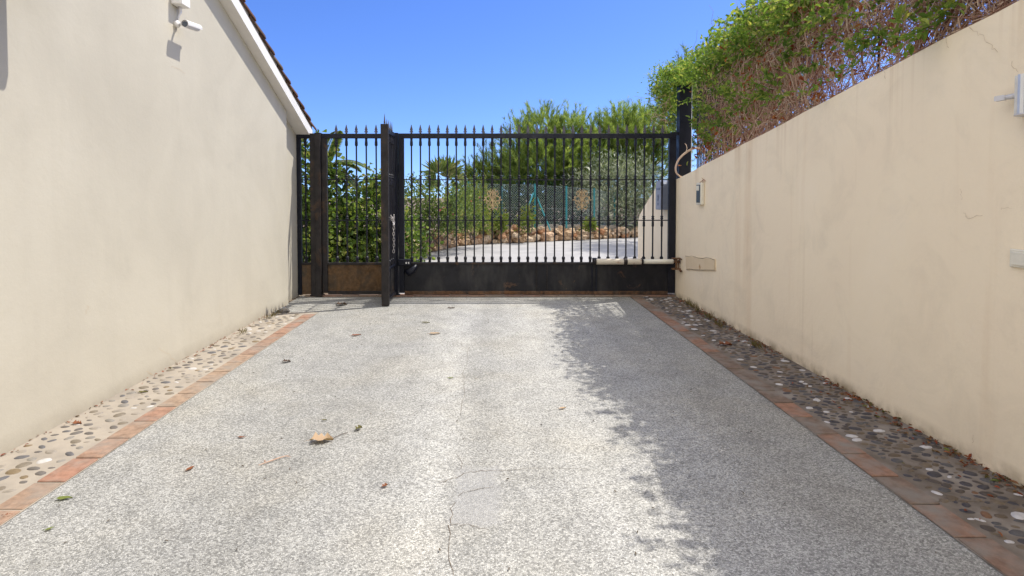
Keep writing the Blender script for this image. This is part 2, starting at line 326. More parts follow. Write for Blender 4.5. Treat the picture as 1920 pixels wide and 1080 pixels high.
# ------------------------------------------------------------------ ground
MB().add([(-300,-300,0),(300,-300,0),(300,300,0),(-300,300,0)],[(0,1,2,3)]).build('ground',soil)['kind']='structure'
g=MB().add([(-2.08,-3,.004),(1.875,-3,.004),(1.875,7.735,.004),(-2.66,7.735,.004),(-2.66,6.62,.004),(-2.08,6.62,.004)],[(0,1,2,3,4,5)],0)
def wob(pts,n,a):
    pts=np.asarray(pts,float); out=[]
    for i in range(len(pts)-1):
        for k in range(n): out.append(pts[i]+(pts[i+1]-pts[i])*k/n+np.array([rng.normal(0,a),rng.normal(0,a),0]))
    out.append(pts[-1]); return np.array(out)
for line,wd in (([(822,906),(855,893),(875,886),(905,881),(935,883)],.006),([(862,882),(866,868),(856,850)],.004),([(850,945),(846,985)],.005),([(848,985),(885,985),(915,993)],.005),
             ([(855,930),(878,920),(925,914)],.004),([(862,780),(872,740),(868,700),(880,650)],.004),([(935,883),(1010,876),(1100,879)],.003),([(845,985),(838,1040),(850,1078)],.005)):
    pts=wob([P(x,y,Z=.006) for x,y in line],4,.007); pts[:,2]=.0065
    g.strip(pts,rng.uniform(.25,.7,len(pts))*wd,(0,0,1),1)
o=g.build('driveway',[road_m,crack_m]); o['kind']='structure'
rd=[(-1.9,7.80),(2.515,7.80),(2.515,9.75),(9,10.5),(9,19)]+[tuple(P(x,y,Z=0)[:2]) for x,y in ((1198,445),(1120,449),(1050,452),(960,456),(900,458),(850,463),(800,475),(765,489))]+[(-1.9,10.6)]
MB().add([(x,y,.004) for x,y in rd],[tuple(range(len(rd)))]).build('road',farroad)['kind']='structure'
# threshold strip under the gate
t=MB(); x=-2.6
while x<2.45:
    t.box(x,min(x+.245,2.5),7.655,7.80,.004,.022+random.uniform(-.002,.002),0,.004); x+=.25
o=t.build('threshold',brickL); o['kind']='structure'

def pebbles(x0,x1,y0,y1,density,smin,smax,m,mb,z,gap=1.25):
    pts=[]; tries=int((x1-x0)*(y1-y0)*density*6); target=int((x1-x0)*(y1-y0)*density)
    for _ in range(tries):
        if len(pts)>=target: break
        s=random.uniform(smin,smax); a=(random.uniform(x0+s,x1-s*1.0),random.uniform(y0,y1),s)
        if all((a[0]-b[0])**2+(a[1]-b[1])**2*1.6>(gap*(a[2]+b[2])*.8)**2 for b in pts): pts.append(a)
    for X,Y,s in pts:
        n=11; th=random.gauss(.0,.45); asp=random.uniform(.45,.85); v=[]; ph=[random.uniform(.88,1.1) for _ in range(n)]
        for r,h in ((1,0),(.86,.55),(.5,.92)):
            for j in range(n):
                a=2*math.pi*j/n; u=s*r*ph[j]*math.cos(a); q=s*r*ph[j]*asp*math.sin(a)
                v.append((X+u*math.cos(th)-q*math.sin(th),Y+u*math.sin(th)+q*math.cos(th),z+h*s*.24))
        v.append((X,Y,z+s*.24))
        f=[(k*n+j,k*n+(j+1)%n,(k+1)*n+(j+1)%n,(k+1)*n+j) for k in (0,1) for j in range(n)]+[(2*n+j,2*n+(j+1)%n,3*n) for j in range(n)]
        mb.add(v,f,m)
def slab(mb,x0,x1,y0,y1,z,m): mb.add([(x0,y0,z),(x1,y0,z),(x1,y1,z),(x0,y1,z)],[(0,1,2,3)],m)
p=MB(); slab(p,XL-.02,-2.075,-3,6.62,.007,0); pebbles(XL+.02,-2.225,1.7,6.6,195,.019,.040,1,p,.006,1.45)
o=p.build('pebble_path',[bedL,pebL],smooth=True); o['kind']='structure'
p=MB(); slab(p,1.872,XR+.01,-3,7.655,.007,0); pebbles(2.03,XR-.01,1.7,7.64,380,.015,.040,1,p,.006,1.08)
for line in ([(1730,942),(1780,938),(1850,940),(1925,938)],):
    pts=wob([P(x,y,Z=.01) for x,y in line],4,.004); pts[:,2]=.0085; p.strip(pts,.006,(0,0,1),2)
o=p.build('pebble_path',[bedR,pebR,crack_m],smooth=True); o['kind']='structure'
for x0,x1,y1,m in ((-2.215,-2.082,6.45,brickL),(1.878,2.012,7.62,brickR)):
    b=MB(); y=-2.9
    while y<y1:
        l=random.uniform(.222,.24); k=random.uniform(-.004,.004); b.box(x0+k,x1+k,y,min(y+l,y1+.05),.004,.0135+random.uniform(-.002,.002),0,.004); y+=l+.013
    o=b.build('brick_edging',m); o['kind']='structure'

# ------------------------------------------------------------------ house on the left
def rake(y): return 2.234-.4617*(y-7.68)
house=thing('house','cream rendered house gable wall with white rake board and red tile edge','house',(-3.2,3.5,0))
wl=MB(); RY=.6
wl.prism([(-4,0),(7.15,0),(7.15,rake(7.15)),(RY,rake(RY)),(-4,rake(RY)-.4617*(RY+4))],0,XL-.35,XL,0)
wl.prism([(7.15,0),(7.86,0),(7.86,rake(7.86)),(7.15,rake(7.15))],0,XL-.33,XL-.07,0)
for line in ([(262,795),(276,680),(281,664)],[(425,500),(470,680),(452,722)],[(683,340),(690,350),(760,358)]): pass
def wallcrack(mb,line,X,wd,n,m,a=.006):
    pts=np.array([P(x,y,X=X) for x,y in line]); out=[]
    for i in range(len(pts)-1):
        for k in range(5):
            q=pts[i]+(pts[i+1]-pts[i])*k/5; out.append(q+np.array([0,rng.normal(0,a),rng.normal(0,a)]))
    out.append(pts[-1]); mb.strip(out,rng.uniform(.4,1,len(out))*wd,n,m)
for line in ([(163,574),(166,578),(161,588)],[(411,573),(413,595),(418,610)],[(276,697),(283,702),(310,706)],[(297,652),(318,665),(332,685)],[(397,22),(396,30)],[(322,125),(336,130),(348,138)]):
    wallcrack(wl,line,XL+.0025,.0025,(1,0,0),1)
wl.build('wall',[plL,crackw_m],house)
OX=XL+.115
def rband(mb,x0,x1,ya,yb,d0,d1,m=0):
    mb.add([(x,y,rake(y)+d) for x in (x0,x1) for y in (ya,yb) for d in (d0,d1)],[(0,1,3,2),(4,6,7,5),(0,4,5,1),(2,3,7,6),(0,2,6,4),(1,5,7,3)],m)
rf=MB(); rband(rf,XL-4,OX-.02,RY,7.80,.004,.125,0); roof=rf.build('roof',white,house)
fb=MB(); rband(fb,OX-.02,OX,RY,7.82,0,.128,0); fb.build('fascia',white,roof)
mt=MB(); rband(mt,XL-4,OX-.012,RY,7.84,.128,.20,0)
mt.build('mortar_bed',cement,roof)
tl=MB()
for c in range(5):
    xc=OX-.075-c*.21
    y=7.95
    while y>RY:
        L=.36; n=7; v=[]
        for (yy,lift,r) in ((y,.0,.10),(y-L,.045,.082)):
            for j in range(n+1):
                a=math.pi*j/n; v.append((xc+r*math.cos(a)*1.0,yy,rake(yy)+.135+lift*0+.062*(1 if yy==y else .45)+r*.85*math.sin(a)))
            for j in range(n+1):
                a=math.pi*j/n; v.append((xc+(r-.014)*math.cos(a),yy,rake(yy)+.135+.062*(1 if yy==y else .45)-.004+(r-.014)*.85*math.sin(a)))
        k=n+1; f=[]
        for j in range(n):
            f+=[(j,j+1,2*k+j+1,2*k+j),(k+j,2*k+k+j,2*k+k+j+1,k+j+1),(j,k+j,k+j+1,j+1)]
        f+=[(0,2*k,3*k,k),(n,k+n,3*k+n,2*k+n)]
        tl.add(v,f); y-=.25
tl.build('roof_tiles',tile_m,roof)

# unseen stand-in panel above the frame, shaped to cast the shadow on the wall
fl=thing('shadow_caster','unseen grey panel on a bracket high on the cream house wall, added to cast a shadow strip','shadow_caster',(XL,2.9,2.7))
MB().box(XL+.30,XL+.36,2.25,3.192,2.60,3.4,0,.01).build('housing',bluegrey,fl)
MB().box(XL,XL+.30,2.5,2.56,2.9,2.96).build('bracket',steel,fl)

# ------------------------------------------------------------------ garden wall on the right
gw=thing('garden_wall','long cream rendered garden wall with sloping top and rust streaks, right of driveway','wall',(2.65,4,0))
def gtop(y): return 1.615+.1435*(7.72-y)
prof=[(-4,0),(9.72,0),(9.72,.95),(9.62,1.06),(9.46,1.15),(9.2,1.27),(8.9,1.41),(8.63,1.53),(8.35,1.60),(8.0,1.63),(7.72,1.615)]
yy=7.72
while yy>-4:
    yy-=.35; prof.append((yy,gtop(yy)+random.uniform(-.006,.006)))
m=MB().prism(prof,0,XR,XR+.24,0)
for line,wd in (([(1818,48),(1838,68),(1855,82),(1871,98)],.0025),([(1658,133),(1660,148)],.003),([(1772,70),(1779,89)],.002),([(1895,118),(1909,135)],.002),([(1806,400),(1812,408),(1842,404)],.002),([(1875,392),(1897,391)],.0015),([(1800,355),(1803,375)],.0015),
             ([(1678,770),(1684,778),(1679,786)],.003),([(1640,822),(1700,835)],.002),([(1822,815),(1823,830)],.002)):
    wallcrack(m,line,XR-.0025,wd,(1,0,0),1)
m.build('wall_body',[plR,crackw_m],gw)
pp=[P(x,y,X=XR) for x,y in ((1287,480),(1342,486),(1342,507),(1288,505))]
m=MB(); m.add([q+np.array([dx,0,0]) for dx in (-.012,.004) for q in pp],[(0,1,2,3),(0,4,5,1),(1,5,6,2),(2,6,7,3),(3,7,4,0)])
for a,b in ((0,1),(2,3),(1,2)):
    pts=[pp[a]+(pp[b]-pp[a])*k/8+np.array([-.0145,rng.normal(0,.004),rng.normal(0,.004)]) for k in range(9)]
    m.strip(pts,rng.uniform(.002,.006,9),(1,0,0),1)
m.build('patch_plate',[M_plain_noise('rusty patch render',[(.35,(.72,.58,.38)),(.6,(.76,.62,.43)),(.72,(.42,.24,.10))],6),crack_m],gw)

# ------------------------------------------------------------------ gate ironwork
ZB,ZT=.459,2.18; R1,R2=1.613,1.054
def bar_mesh():
    m=MB(); r=.0105
    pr=[(ZB,r*1.9),(ZB+.05,r*1.7),(ZB+.055,r*2.2),(ZB+.085,r*2.2),(ZB+.10,r)]
    for rz in (R2,R1):
        pr+=[(rz-.09,r),(rz-.08,r*1.7),(rz-.02,r*1.5),(rz-.008,r*1.2),(rz+.012,r*1.2),(rz+.02,r*2.1),(rz+.038,r*1.3),(rz+.05,r*2.1),(rz+.066,r)]
    pr+=[(2.07,r),(2.085,r*2.0),(2.13,r*1.9),(2.15,r*1.6),(ZT,r*1.7)]
    m.lathe(np.zeros(3),pr,8); return m
def finial_mesh():
    m=MB(); z=2.245
    out=[(0,0),(.006,0),(.006,.012),(.026,.020),(.022,.034),(.012,.030),(.020,.056),(.012,.082),(.004,.118),(0,.126)]
    poly=out+[(-x,y) for x,y in reversed(out[1:-1])]
    n=len(poly); v=[(x,s*.008*(1 if y<.03 else max(.15,1-y/.13)),z+y) for s in (-1,1) for x,y in poly]
    m.add(v,[tuple(range(n)),tuple(range(2*n-1,n-1,-1))]+[(i,(i+1)%n,n+(i+1)%n,n+i) for i in range(n)])
    m.lathe(np.array([0,0,z]),[(0,.008),(.006,.015),(.014,.008)],8)
    return m
BAR=bar_mesh().build('bar',steel_bar,origin=(0,0,0)); FIN=finial_mesh().build('finial',finial_m,origin=(0,0,0))
bar_me,fin_me=BAR.data,FIN.data
bpy.data.objects.remove(BAR); bpy.data.objects.remove(FIN)
def place_bar(root,off):
    b=bpy.data.objects.new('bar',bar_me); COL.objects.link(b); b.parent=root; b.location=off
    f=bpy.data.objects.new('finial',fin_me); COL.objects.link(f); f.parent=b
    return b,f
def part_box(name,mat,root,*a,bev=.003): return MB().box(*a,bev=bev).build(name,mat,root)

# main leaf
mg=thing('driveway_gate','wide black iron driveway gate leaf with spear finials, two gilt ornaments and solid foot','gate',(.6,GY,0))
part_box('top_rail',steel,mg,-1.30,2.507,GY-.025,GY+.025,2.18,2.246)
part_box('stile',steel,mg,-1.30,-1.228,GY-.027,GY+.027,.05,2.179)
part_box('stile',steel,mg,2.412,2.507,GY-.027,GY+.027,.05,2.179)
part_box('lower_rail',steel_rust,mg,-1.227,2.411,GY-.03,GY+.02,.445,.475)
part_box('bottom_rail',M_steel('rusty bottom rail',(.03,.02,.013),.6,.45,.3),mg,-1.227,2.411,GY-.022,GY+.022,.028,.075)
for z in (R1,R2): part_box('rail',steel_bar,mg,-1.227,2.411,GY-.006,GY+.006,z-.007,z+.007,bev=.001)
part_box('kick_panel',panel_blk,mg,-1.2275,2.4115,GY-.008,GY+.004,.075,.445,bev=.001)
for px in (1006,1026): part_box('batten',steel_rust,mg,(px-CX)/136-.009,(px-CX)/136+.009,GY-.022,GY-.008,.076,.444)
part_box('batten',steel,mg,1.352,1.375,GY-.028,GY-.008,.076,.444)
part_box('batten',steel,mg,1.41,1.435,GY-.028,GY-.008,.076,.444)
for k in range(29): place_bar(mg,(-1.125+.12318*k-.6,0,0))
for px in (924,1090.8):
    X=(px-CX)/136; m=MB(); yc=GY-.02; zc=1.335
    m.tube([(X,yc,zc-.14),(X,yc,zc+.14)],.009,6)
    def spiral(cx,cz,r,a0,turn,sg):
        return [(cx+sg*r*(1-.62*u)*math.cos(a0+turn*u),yc+.0,cz+r*(1-.62*u)*math.sin(a0+turn*u)) for u in np.linspace(0,1,16)]
    for sg in (1,-1):
        m.tube(spiral(X+sg*.045,zc+.085,.042,R(200),R(-430),sg),.0055,5)
        m.tube(spiral(X+sg*.062,zc+.01,.05,R(230),R(-430),sg),.006,5)
        m.tube(spiral(X+sg*.068,zc-.03,.035,R(150),R(400),sg),.005,5)
        m.tube(spiral(X+sg*.045,zc-.09,.040,R(120),R(430),sg),.0055,5)
        m.tube([(X,yc,zc-.12),(X+sg*.03,yc,zc-.04),(X+sg*.09,yc,zc+.0),(X+sg*.105,yc,zc+.03)],.005,5)
        m.tube([(X,yc,zc-.05),(X+sg*.02,yc,zc+.04),(X+sg*.05,yc,zc+.12),(X+sg*.02,yc,zc+.145)],.005,5)
        for (dx,dz) in ((.1,.035),(.06,.12),(.085,-.045),(.05,-.13),(.115,.0),(.02,.1),(.03,.03)):
            a=R(random.uniform(0,180)); c=np.array([X+sg*dx,yc-.004,zc+dz]); u=np.array([math.cos(a),0,math.sin(a)])*.02; v=np.array([-math.sin(a),0,math.cos(a)])*.009
            m.add([c-u,c+v,c+u,c-v,c+np.array([0,-.004,0])],[(0,1,4),(1,2,4),(2,3,4),(3,0,4)])
    m.build('ornament',gold_m,mg)
# lock on the main leaf
lk=MB(); lk.box(-1.31,-1.135,GY-.085,GY-.031,.435,.525,0,.008); lk.lathe(np.array([-1.19,GY-.09,.475]),[(-.006,.012),(.006,.012)],10,1,1)
lk.box(-1.165,-1.150,GY-.088,GY-.084,.462,.488,1)
lk.build('lock_case',[steel,alu],mg)
m=MB(); m.tube([(-1.22,GY-.05,.36),(-1.16,GY-.055,.34),(-1.10,GY-.05,.38),(-1.06,GY-.03,.44)],[.02,.05,.045,.02],8); m.build('latch_stop',steel,mg,smooth=True)

# post between the two gates, post group at left
def post(label,x0,x1,y0,y1,z1,mat,group=None):
    root=thing('gate_post',label,'post',((x0+x1)/2,(y0+y1)/2,0),group)
    part_box('shaft',mat,root,x0,x1,y0,y1,.0,z1)
    part_box('cap',mat,root,x0-.003,x1+.003,y0-.003,y1+.003,z1,z1+.008,bev=.002)
    part_box('base_plate',steel_rust,root,x0-.015,x1+.015,y0-.015,y1-.0,.012,.03,bev=.002)
    return root
post('slim black steel post where open leaf hinges beside the wide gate',-1.385,-1.308,GY-.04,GY+.04,2.245,steel)
post('brown stained steel post nearest the house, beside the narrow fixed panel',-2.507,-2.437,GY-.055,GY+.03,2.235,steel_rust)
post('middle and broadest of three brown stained posts near house, set slightly forward',-2.434,-2.358,GY-.075,GY+.03,2.243,steel_rust)

# second leaf (between the post group and the open leaf)
pg=thing('pedestrian_gate','closed narrow black gate leaf with rusty brown foot panel, left of open leaf','gate',(-1.83,GY,0))
part_box('top_rail',steel,pg,-2.355,-1.388,GY-.025,GY+.025,2.18,2.243)
part_box('stile',steel_rust,pg,-2.355,-2.285,GY-.027,GY+.027,.05,2.179)
part_box('stile',steel,pg,-1.44,-1.388,GY-.027,GY+.027,.05,2.179)
part_box('lower_rail',steel_rust,pg,-2.284,-1.441,GY-.03,GY+.02,.44,.472)
part_box('bottom_rail',steel_rust,pg,-2.284,-1.441,GY-.02,GY+.02,.03,.075)
for z in (R1,R2): part_box('rail',steel_bar,pg,-2.284,-1.441,GY-.006,GY+.006,z-.007,z+.007,bev=.001)
part_box('kick_panel',panel_rust,pg,-2.2845,-1.4405,GY-.008,GY+.004,.075,.44,bev=.001)
for px in (631.5,650.5,669,687.5,706,724): place_bar(pg,((px-CX)/136+1.83,0,0))
# narrow fixed panel at the house wall
fp=thing('narrow_railing','very narrow fixed black railing panel between the house wall and the posts','railing',(-2.6,GY,0))
part_box('top_rail',steel,fp,-2.70,-2.51,GY-.025,GY+.025,2.18,2.238)
part_box('stile',steel,fp,-2.70,-2.645,GY-.026,GY+.026,.02,2.179)
part_box('lower_rail',steel_rust,fp,-2.644,-2.51,GY-.03,GY+.02,.44,.47)
for z in (R1,R2): part_box('rail',steel_bar,fp,-2.644,-2.51,GY-.006,GY+.006,z-.007,z+.007,bev=.001)
part_box('kick_panel',panel_rust,fp,-2.6445,-2.51,GY-.008,GY+.004,.03,.44,bev=.001)
place_bar(fp,(-2.585+2.6,0,0))
# leaf standing open towards the viewer
ol=thing('open_gate_leaf','black gate leaf standing open at right angles, seen almost edge-on','gate',(-1.353,7.36,0))
part_box('front_stile',steel_rust,ol,-1.40,-1.308,6.975,7.03,.012,2.285)
part_box('rear_stile',steel,ol,-1.378,-1.330,7.60,7.655,.05,2.235)
part_box('top_rail',steel,ol,-1.376,-1.330,7.031,7.599,2.185,2.243)
part_box('lower_rail',steel,ol,-1.378,-1.328,7.031,7.599,.44,.47)
part_box('bottom_rail',steel,ol,-1.376,-1.330,7.031,7.599,.05,.09)
for z in (R1,R2): part_box('rail',steel_bar,ol,-1.359,-1.347,7.031,7.599,z-.007,z+.007,bev=.001)
part_box('kick_panel',panel_blk,ol,-1.358,-1.346,7.031,7.599,.09,.44,bev=.001)
for k in range(4):
    b,f=place_bar(ol,(0,7.145-7.36+k*.118,0)); f.rotation_euler.z=R(90)
b,f=place_bar(ol,(0,7.0-7.36,0)); f.location.z=.04; f.rotation_euler.z=R(90); bpy.data.objects.remove(b); f.parent=ol; f.location=(0,7.0-7.36,.045)
# chain hanging on the open leaf
m=MB()
def link(c,ax,s=.02):
    c=np.array(c); u=np.array([0,0,1.]); s2=ax
    pts=[c+u*s*1.25*math.cos(a)+s2*s*.62*math.sin(a) for a in np.linspace(0,2*math.pi,11)]
    m.tube(pts,.0042,5,cap=False)
cx,cy=-1.315,7.38
for k in range(12):
    link((cx,cy+.012*math.sin(k),1.08-.038*k),np.array([1.,0,0]) if k%2 else np.array([0,1.,0]))
for k in range(7):
    a=k/6; link((cx+.006,7.16+.22*a,1.12-.04*math.sin(math.pi*a)),np.array([1.,0,0]) if k%2 else np.array([0,1.,0]))
m.box(cx-.008,cx+.012,7.34,7.39,1.0,1.05,0,.006)
tag(m.build('chain',chain_m,smooth=True),'galvanised chain hanging on the bars of the open gate leaf','chain')

# gate opener ram
ga=thing('gate_opener','cream rust-streaked tubular gate opener arm running from gate to right wall','gate opener',(1.95,7.58,.497))
m=MB(); m.lathe(np.array([0,7.60,.497]),[(1.40,.036),(1.41,.041),(2.02,.041),(2.03,.039)],14,0,0); m.build('ram_body',cream_rust,ga,smooth=True)
m=MB(); m.lathe(np.array([0,7.60,.497]),[(2.03,.033),(2.44,.033),(2.45,.028)],12,0,0); m.build('ram_sleeve',cream_pl,ga,smooth=True)
for x0 in (1.37,1.77,2.01):
    m=MB(); m.lathe(np.array([0,7.60,.497]),[(x0,.047),(x0+.05,.047)] if x0==1.77 else [(x0,.046),(x0+.025,.046)],14,0,0); m.build('collar',steel_rust,ga)
MB().box(1.36,1.42,7.61,7.69,.455,.54,0,.005).build('gate_bracket',steel_rust,ga)
m=MB(); m.tube([(2.43,7.60,.497),(2.50,7.57,.50),(2.515,7.50,.50)],.018,8); m.box(2.40,2.512,7.47,7.53,.40,.42,0,.003); m.box(2.40,2.512,7.47,7.53,.545,.56,0,.003)
m.lathe(np.array([2.46,7.5,0]),[(.41,.014),(.555,.014)],8)
m.tube([(2.5,7.46+.0,.40)]+[(2.49,7.42+.09*math.cos(a),.47+.085*math.sin(a)) for a in np.linspace(R(-120),R(110),10)],.008,6)
m.build('wall_pivot',M_steel('rusted pivot',(.02,.014,.01),.6,.5,0),ga)

# ------------------------------------------------------------------ things on the walls
sc=thing('security_camera','small white bullet security camera on the house wall, pointing along the wall to the gate','camera',tuple(P(328,44,X=XL)))
mp=P(329,45,X=XL)
m=MB(); m.lathe(mp,[(0,.030),(.022,.030),(.032,.020)],14,0,0); m.build('mount_base',white,sc,smooth=True)
tail=P(347,45,X=XL+.115); nose=P(370,53,X=XL+.125); ax=(nose-tail)/np.linalg.norm(nose-tail)
m=MB(); m.tube([mp+[.03,0,-.005],mp+[.07,-.02,-.004],tail+ax*.03-np.array([0,0,.0])],.011,8); m.build('arm',lampw,sc,smooth=True)
m=MB(); m.tube([tail,tail+ax*.002,tail+ax*.05,nose-ax*.012,nose],[.025,.027,.029,.029,.026],16); m.build('body',lampw,sc,smooth=True)
m=MB(); up=np.array([0,0,1.])-ax*ax[2]; up/=np.linalg.norm(up); sd=np.cross(ax,up); v=[]
for t0 in (tail-ax*.006,nose+ax*.02):
    for j in range(9):
        a=R(-20)+R(220)*j/8
        for r in (.031,.034): v.append(t0+r*(math.cos(a)*sd+math.sin(a)*up))
f=[]
for j in range(8): f+=[(2*j,2*j+2,18+2*j+2,18+2*j),(2*j+1,18+2*j+1,18+2*j+3,2*j+3),(2*j,2*j+1,2*j+3,2*j+2),(18+2*j,18+2*j+2,18+2*j+3,18+2*j+1)]
f+=[(0,18,19,1),(16,17,35,34)]
m.add(v,f); m.build('sun_shield',white,sc)
m=MB(); m.tube([tail-ax*.0035,tail-ax*.0005],.023,14); m.build('back_cap',darkpanel,sc)
m=MB(); m.tube([nose+ax*.0005,nose+ax*.003],.022,14); m.build('lens',darkpanel,sc)
jb=thing('junction_box','white junction box on house wall above the security camera','junction box',tuple(P(330,5,X=XL)))
q=P(324,8,X=XL)
m=MB().box(XL,XL+.085,q[1]-.03,q[1]+.10,q[2]-.005,q[2]+.13,0,.006); m.build('box',white,jb)
m=MB(); m.box(XL+.085,XL+.091,q[1]-.028,q[1]+.098,q[2]-.003,q[2]+.128,0,.003); m.build('cover',white,jb)
m=MB(); m.tube([(XL+.03,q[1]+.045,q[2]),(XL+.035,q[1]+.05,q[2]-.05),(XL+.025,q[1]+.04,q[2]-.085),(XL+.012,mp[1]+.01,mp[2]+.03)],[.012,.010,.006,.005],8); m.build('cable',lampw,jb,smooth=True)

ic=thing('intercom','small cream keypad box with dark face on garden wall near the gate','intercom',(XR,6.75,1.29))
MB().box(XR-.045,XR-.0005,6.67,6.83,1.285,1.55,0,.008).build('housing',cream_pl,ic)
MB().box(XR-.050,XR-.0452,6.69,6.81,1.31,1.525,0,.004).build('panel',darkpanel,ic)
MB().box(XR-.054,XR-.0502,6.715,6.80,1.455,1.515,0,.003).build('button',cream_pl,ic)
m=MB()
for k in range(5): m.tube([(XR-.04,6.72,1.553),(XR-.02+.01*k,6.68+.02*k,1.58),(XR-.01,6.62+.03*k,1.57+.01*k)],.004,5)
m.build('wiring',twig_m,ic)

mbx=thing('mailbox','blue grey steel mailbox with arched front on wall behind the gate','mailbox',(2.46,8.15,1.19))
m=MB(); y0,y1=8.02,8.28; zc=1.50
prof=[(y0,1.19),(y1,1.19),(y1,zc+.02)]+[(8.15+.13*math.cos(a),zc+.02+.10*math.sin(a)) for a in np.linspace(0,math.pi,9)[1:-1]]+[(y0,zc+.02)]
m.prism(prof,0,2.405,XR-.0005); m.build('body',bluegrey,mbx)
prof2=[(8.15+(y-8.15)*.93,1.40+(z-1.40)*.95) for y,z in prof]
m=MB().prism(prof2,0,2.398,2.4045); m.build('front_plate',greyblue_l,mbx)
MB().box(2.39,2.3975,8.06,8.24,1.475,1.505,0,.003).build('slot_flap',bluegrey,mbx)
m=MB()
for a in np.linspace(0,2*math.pi,15)[:-1]:
    u=np.array([0,math.cos(a),math.sin(a)]); m.tube([np.array([2.396,8.15,1.36])+u*.02,np.array([2.396,8.15,1.36])+u*np.array([0,.04,.055])],[.005,.002],5)
m.lathe(np.array([2.39,8.15,1.36]),[(0,.018),(.006,.018)],12,0,0); m.box(2.393,2.397,8.13,8.17,1.25,1.29,0)
m.build('emblem',bluegrey,mbx)

wlp=thing('wall_lamp','ribbed aluminium half-round wall lamp with motion sensor on the garden wall','lamp',(XR,2.63,1.78))
zb,zt=P(1900,215,X=2.44)[2],P(1900,143,X=2.44)[2]; yc=2.585; m=MB(); n=36; v=[]
for z in (zb,zt):
    for j in range(n+1):
        a=math.pi/2+math.pi*j/n; r=.082+(.009 if (j//3)%2 else 0); v.append((XR-.0005+r*math.cos(a)*1.0,yc+r*math.sin(a)*1.0,z))
m.add(v,[(j,j+1,n+2+j,n+1+j) for j in range(n)]+[tuple(range(n+1)),tuple(range(2*n+1,n,-1))])
m.build('shade',alu,wlp)
m=MB(); m.prism([(XR-.0005+.092*math.cos(a),yc+.092*math.sin(a)) for a in np.linspace(math.pi/2,3*math.pi/2,19)],2,zb-.006,zb-.0005); m.build('rim',lampw,wlp)
m=MB(); a0=P(1896,181,X=XR-.03); b0=P(1866,186,X=XR-.055)
m.tube([a0+[0,-.03,0],a0,a0+(b0-a0)*.35],[.013,.013,.012],10); m.build('sensor_arm',lampw,wlp,smooth=True)
m=MB(); d=b0-a0; d/=np.linalg.norm(d); s0=a0+d*.02; m.tube([s0,s0+d*.004,b0-d*.004,b0],[.014,.018,.017,.014],4); m.build('sensor',lampw,wlp)

sw=thing('wall_switch','square cream push-button switch on the garden wall below the lamp','switch',(XR,2.62,1.06))
qa=P(1894,466,X=XR-.01); qb=P(1894,500,X=XR-.01)
MB().box(XR-.014,XR-.0005,qa[1]-.13,qa[1],qb[2],qa[2],0,.004).build('plate',cream_pl,sw)
MB().box(XR-.020,XR-.0142,qa[1]-.115,qa[1]-.015,qb[2]+.012,qa[2]-.014,0,.003).build('rocker',cream_pl,sw)

# tall post on the wall end
tp=thing('fence_post','tall thick black steel post standing on the end of the garden wall','post',(2.64,7.83,1.6))
part_box('shaft',steel,tp,2.572,2.735,7.77,7.90,1.60,2.95)
part_box('edge_trim',alu,tp,2.7355,2.742,7.765,7.785,1.60,2.95,bev=.001)
part_box('hinge',steel,tp,2.46,2.571,7.79,7.83,2.24,2.275)
# iron railing along the wall top, hidden in the vines
rl=thing('railing','black iron railing on top of the garden wall, overgrown by dry vines','railing',(2.66,4,1.6))
y=7.6
while y>-.5:
    part_box('baluster',steel,rl,2.755,2.767,y-.006,y+.006,gtop(y)-.02,2.9499,bev=.001); y-=.055 if y>6.5 else .8
m=MB()
for z in (1.95,2.2,2.45,2.7): m.box(2.754,2.768,6.5,7.7,z,z+.012)
for z in (2.95,):
    m.box(2.745,2.777,-.6,7.76,z,z+.03)
a,b=gtop(7.7)+.09,gtop(-.5)+.09
m.add([(x,yy,zz+d) for x in (2.75,2.772) for yy,zz in ((7.7,a),(-.5,b)) for d in (0,.025)],[(0,1,3,2),(4,6,7,5),(0,4,5,1),(2,3,7,6),(0,2,6,4),(1,5,7,3)])
m.build('rails',steel,rl)

# ------------------------------------------------------------------ foliage helpers
def unit(a): return a/(np.linalg.norm(a,axis=-1,keepdims=True)+1e-9)
def rvec(n): return unit(rng.normal(size=(n,3)))
def leaves(mb,pos,dirs,nrm,L,Wd,m=0,fold=.3,shape=0):
    n=len(pos); d=unit(dirs); s=unit(np.cross(d,nrm)); u=np.cross(s,d)
    L=np.broadcast_to(L,(n,))[:,None]; Wd=np.broadcast_to(Wd,(n,))[:,None]
    if shape==0:
        pts=[pos,pos+d*L*.3+s*Wd*.46+u*Wd*fold,pos+d*L*.7+s*Wd*.36+u*Wd*fold,pos+d*L-u*L*.12,pos+d*L*.7-s*Wd*.36+u*Wd*fold,pos+d*L*.3-s*Wd*.46+u*Wd*fold]
        v=np.stack(pts,1).reshape(-1,3); k=6; f=[(0,1,2,3),(0,3,4,5)]
    elif shape==1:
        pts=[pos,pos+d*L*.45+s*Wd*.5+u*Wd*fold,pos+d*L,pos+d*L*.45-s*Wd*.5+u*Wd*fold]
        v=np.stack(pts,1).reshape(-1,3); k=4; f=[(0,1,2),(0,2,3)]
    else:
        pts=[pos-s*Wd*.5,pos+s*Wd*.5,pos+d*L]; v=np.stack(pts,1).reshape(-1,3); k=3; f=[(0,1,2)]
    base=mb.n; mb.v.append(v); mb.n+=len(v)
    idx=(np.arange(n)*k)[:,None]
    for q in f:
        a=(idx+np.array(q)[None]+base).tolist(); mb.f+= [tuple(x) for x in a]; mb.m+=[m]*n
